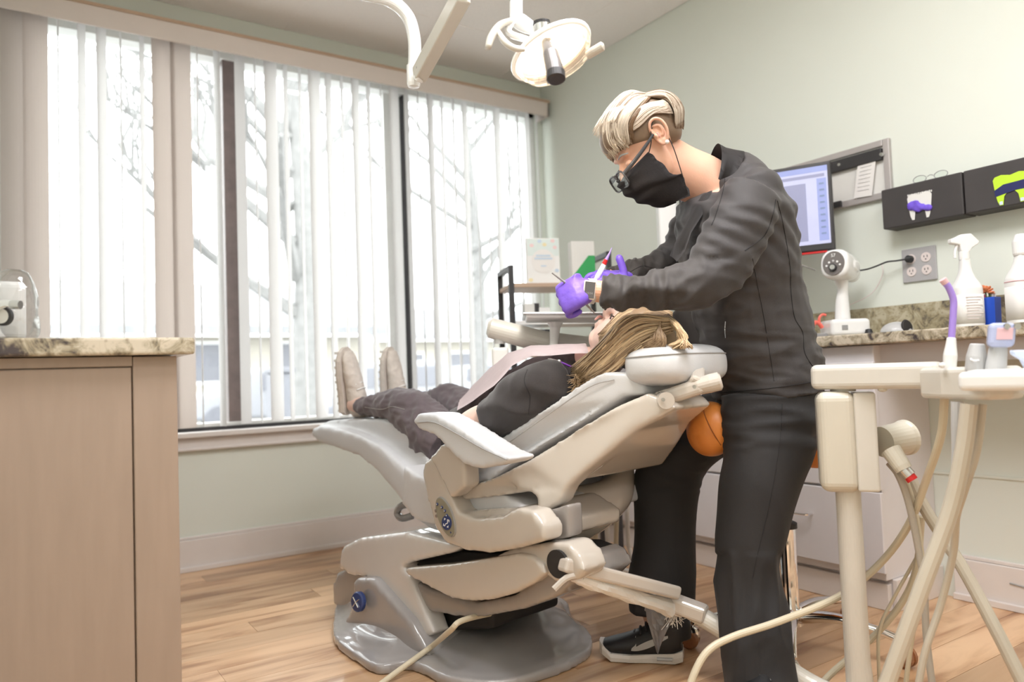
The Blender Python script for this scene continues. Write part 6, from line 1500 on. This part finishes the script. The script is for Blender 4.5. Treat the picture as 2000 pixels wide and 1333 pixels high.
# ================================================================== SHELF RACK IN THE CORNER behind the patient
RD = 3.15
rk = thing('shelf_rack', 'black metal framed corner rack with light wooden shelves', 'shelf', V(D(1050, 700, RD).x, D(1050, 700, RD).y, 0))
pA = D(1000, 600, RD); pA = V(pA.x, pA.y, 0); pB = D(1192, 600, RD+.10); pB = V(pB.x, pB.y, 0); ud = (pB-pA).normalized(); vd = V(-ud.y, ud.x, 0)
if vd.dot(CF) < 0: vd = -vd
dpt = .22
zt1 = D(1000, 518, RD).z; zsh = D(1040, 556, RD).z; zs2 = D(1020, 693, RD).z; LN = (pB-pA).length
for a, b in ((0, 0), (0, 1), (1, 0), (1, 1)): 
    zt1_ = zt1+.06*a; p = pA+ud*(LN*a)+vd*(dpt*b); obj('post', B3(p+UP*zt1_/2, (.022, .022, zt1_), (ud, vd, UP)), 'black_metal', rk, .002)
for a in (0, 1): obj('top_rail', MB().beam(pA+ud*LN*a+UP*(zt1+.06*a-.011), pA+ud*LN*a+vd*dpt+UP*(zt1+.06*a-.011), .022, .022), 'black_metal', rk, .002)
for z_ in (zsh, zs2, .25): obj('shelf_board', MB().box(pA+ud*LN/2+vd*dpt/2+UP*z_, (LN+.01, dpt+.01, .018), (ud, vd, UP)), 'shelf_wood', rk, .002)
def onsh(px, z, off): 
    r = ray(px, 560); o = pA+vd*off; n = vd; t = (o-EYE).dot(n)/V(r.x, r.y, 0).dot(n); p = EYE+r*t; return V(p.x, p.y, z+.0095)
# certificate box
q = onsh(1062, zsh, .07); cb_ = thing('display_card', 'white printed card with pastel floral border standing on the corner rack', 'card', q)
hgt = mm(93, RD+.05); wdh = mm(68, RD+.05)
cbx_ = obj('card_board', MB().box(q+UP*hgt/2, (wdh, .02, hgt), (ud, vd, UP)), 'white', cb_, .002)
mat('pastel', (.70, .78, .76), .7, var=.04); mat('pastel_pink', (.82, .62, .62), .7); mat('pastel_yellow', (.82, .72, .45), .7); mat('pastel_blue', (.55, .66, .78), .7)
obj('border_print', MB().box(q+UP*hgt*.80-vd*.0106, (wdh*.96, .0006, hgt*.36), (ud, vd, UP)), 'pastel', cbx_)
g = MB(); g.prism([q+UP*(hgt*.50)+ud*(math.cos(t)*wdh*.36)+UP*(math.sin(t)*hgt*.26)-vd*.0112 for t in np.linspace(0, 2*PI, 24, endpoint=False)], vd*.0004); obj('arch_print', g, 'paper', cbx_)
for a, b, m in ((-.34, .84, 'pastel_pink'), (.36, .80, 'pastel_pink'), (.3, .94, 'pastel_pink'), (.05, .86, 'pastel_yellow'), (-.40, .10, 'pastel_yellow'), (.40, .30, 'pastel_blue'), (-.1, .93, 'pastel_blue')):
    c = q+ud*a*wdh+UP*b*hgt-vd*.0114; obj('printed_flower', MB().prism([c+ud*math.cos(t)*.010+UP*math.sin(t)*.008 for t in np.linspace(0, 2*PI, 10, endpoint=False)], vd*.0004), m, cbx_)
g = MB()
for zz_, w_ in ((.62, .44), (.56, .54), (.40, .16)): g.box(q+UP*hgt*zz_-vd*.0118, (wdh*w_, .0004, .008 if zz_ > .5 else .006), (ud, vd, UP))
obj('printed_lines', g, 'pastel_blue', cbx_)
# green and white carton
q = onsh(1138, zsh, .06); gc = thing('carton', 'white and green slanted carton on the corner rack beside the card', 'carton', q); h_ = mm(84, RD+.1); w_ = mm(48, RD+.1)
obj('carton_body', MB().box(q+UP*h_/2, (w_, .05, h_), (ud, vd, UP)), 'offwhite', gc, .003)
obj('green_print', MB().prism([q+ud*a*w_-vd*.0258+UP*b*h_ for a, b in ((-.5, .01), (.5, .01), (.5, .66), (.22, .66), (-.5, .16))], vd*.0006), 'green', gc)
# small items on lower level
zs3 = D(1040, 625, RD).z
for i, (px, w_, h_, m, lab) in enumerate([(1031, 22, 34, 'hanger', 'dark box with magenta stripe on the middle rack level'), (1057, 27, 26, 'white', 'small white box beside the dark box on the middle rack level')]):
    q = onsh(px, zs3-.0095-.002, .05); t = thing('small_box', lab, 'box', q); sz = mm(w_, RD+.05); hh_ = mm(h_, RD+.05)
    bb_ = obj('box_body', MB().box(q+UP*hh_/2, (sz, .05, hh_), (ud, vd, UP)), 'offwhite' if i == 0 else 'white', t, .002)
    if i == 0: obj('magenta_stripe', MB().box(q+UP*hh_*.2-vd*.0258, (sz, .001, hh_*.34), (ud, vd, UP)), 'magenta', t); obj('dark_side', MB().box(q+UP*hh_*.5+ud*(sz*.6), (sz*.5, .05, hh_*1.05), (ud, vd, UP)), 'black_metal', t, .002)
    else: obj('label_mark', MB().box(q+UP*hh_*.6-vd*.0258, (sz*.3, .001, .004), (ud, vd, UP)), 'hanger', t)
obj('shelf_board', MB().box(pA+ud*LN*.5+vd*dpt/2+UP*(zs3-.011), (LN, dpt, .018), (ud, vd, UP)), 'white', rk, .002)
q = onsh(1045, zs2, .06); t = thing('dark_bin', 'dark plum bin on the lower rack shelf', 'bin', q); obj('bin', MB().box(q+UP*.045, (.10, .10, .09), (ud, vd, UP), -.1), 'mask', t, .006); obj('rim', MB().box(q+UP*.092, (.115, .115, .006), (ud, vd, UP)), 'black_metal', t, .002)
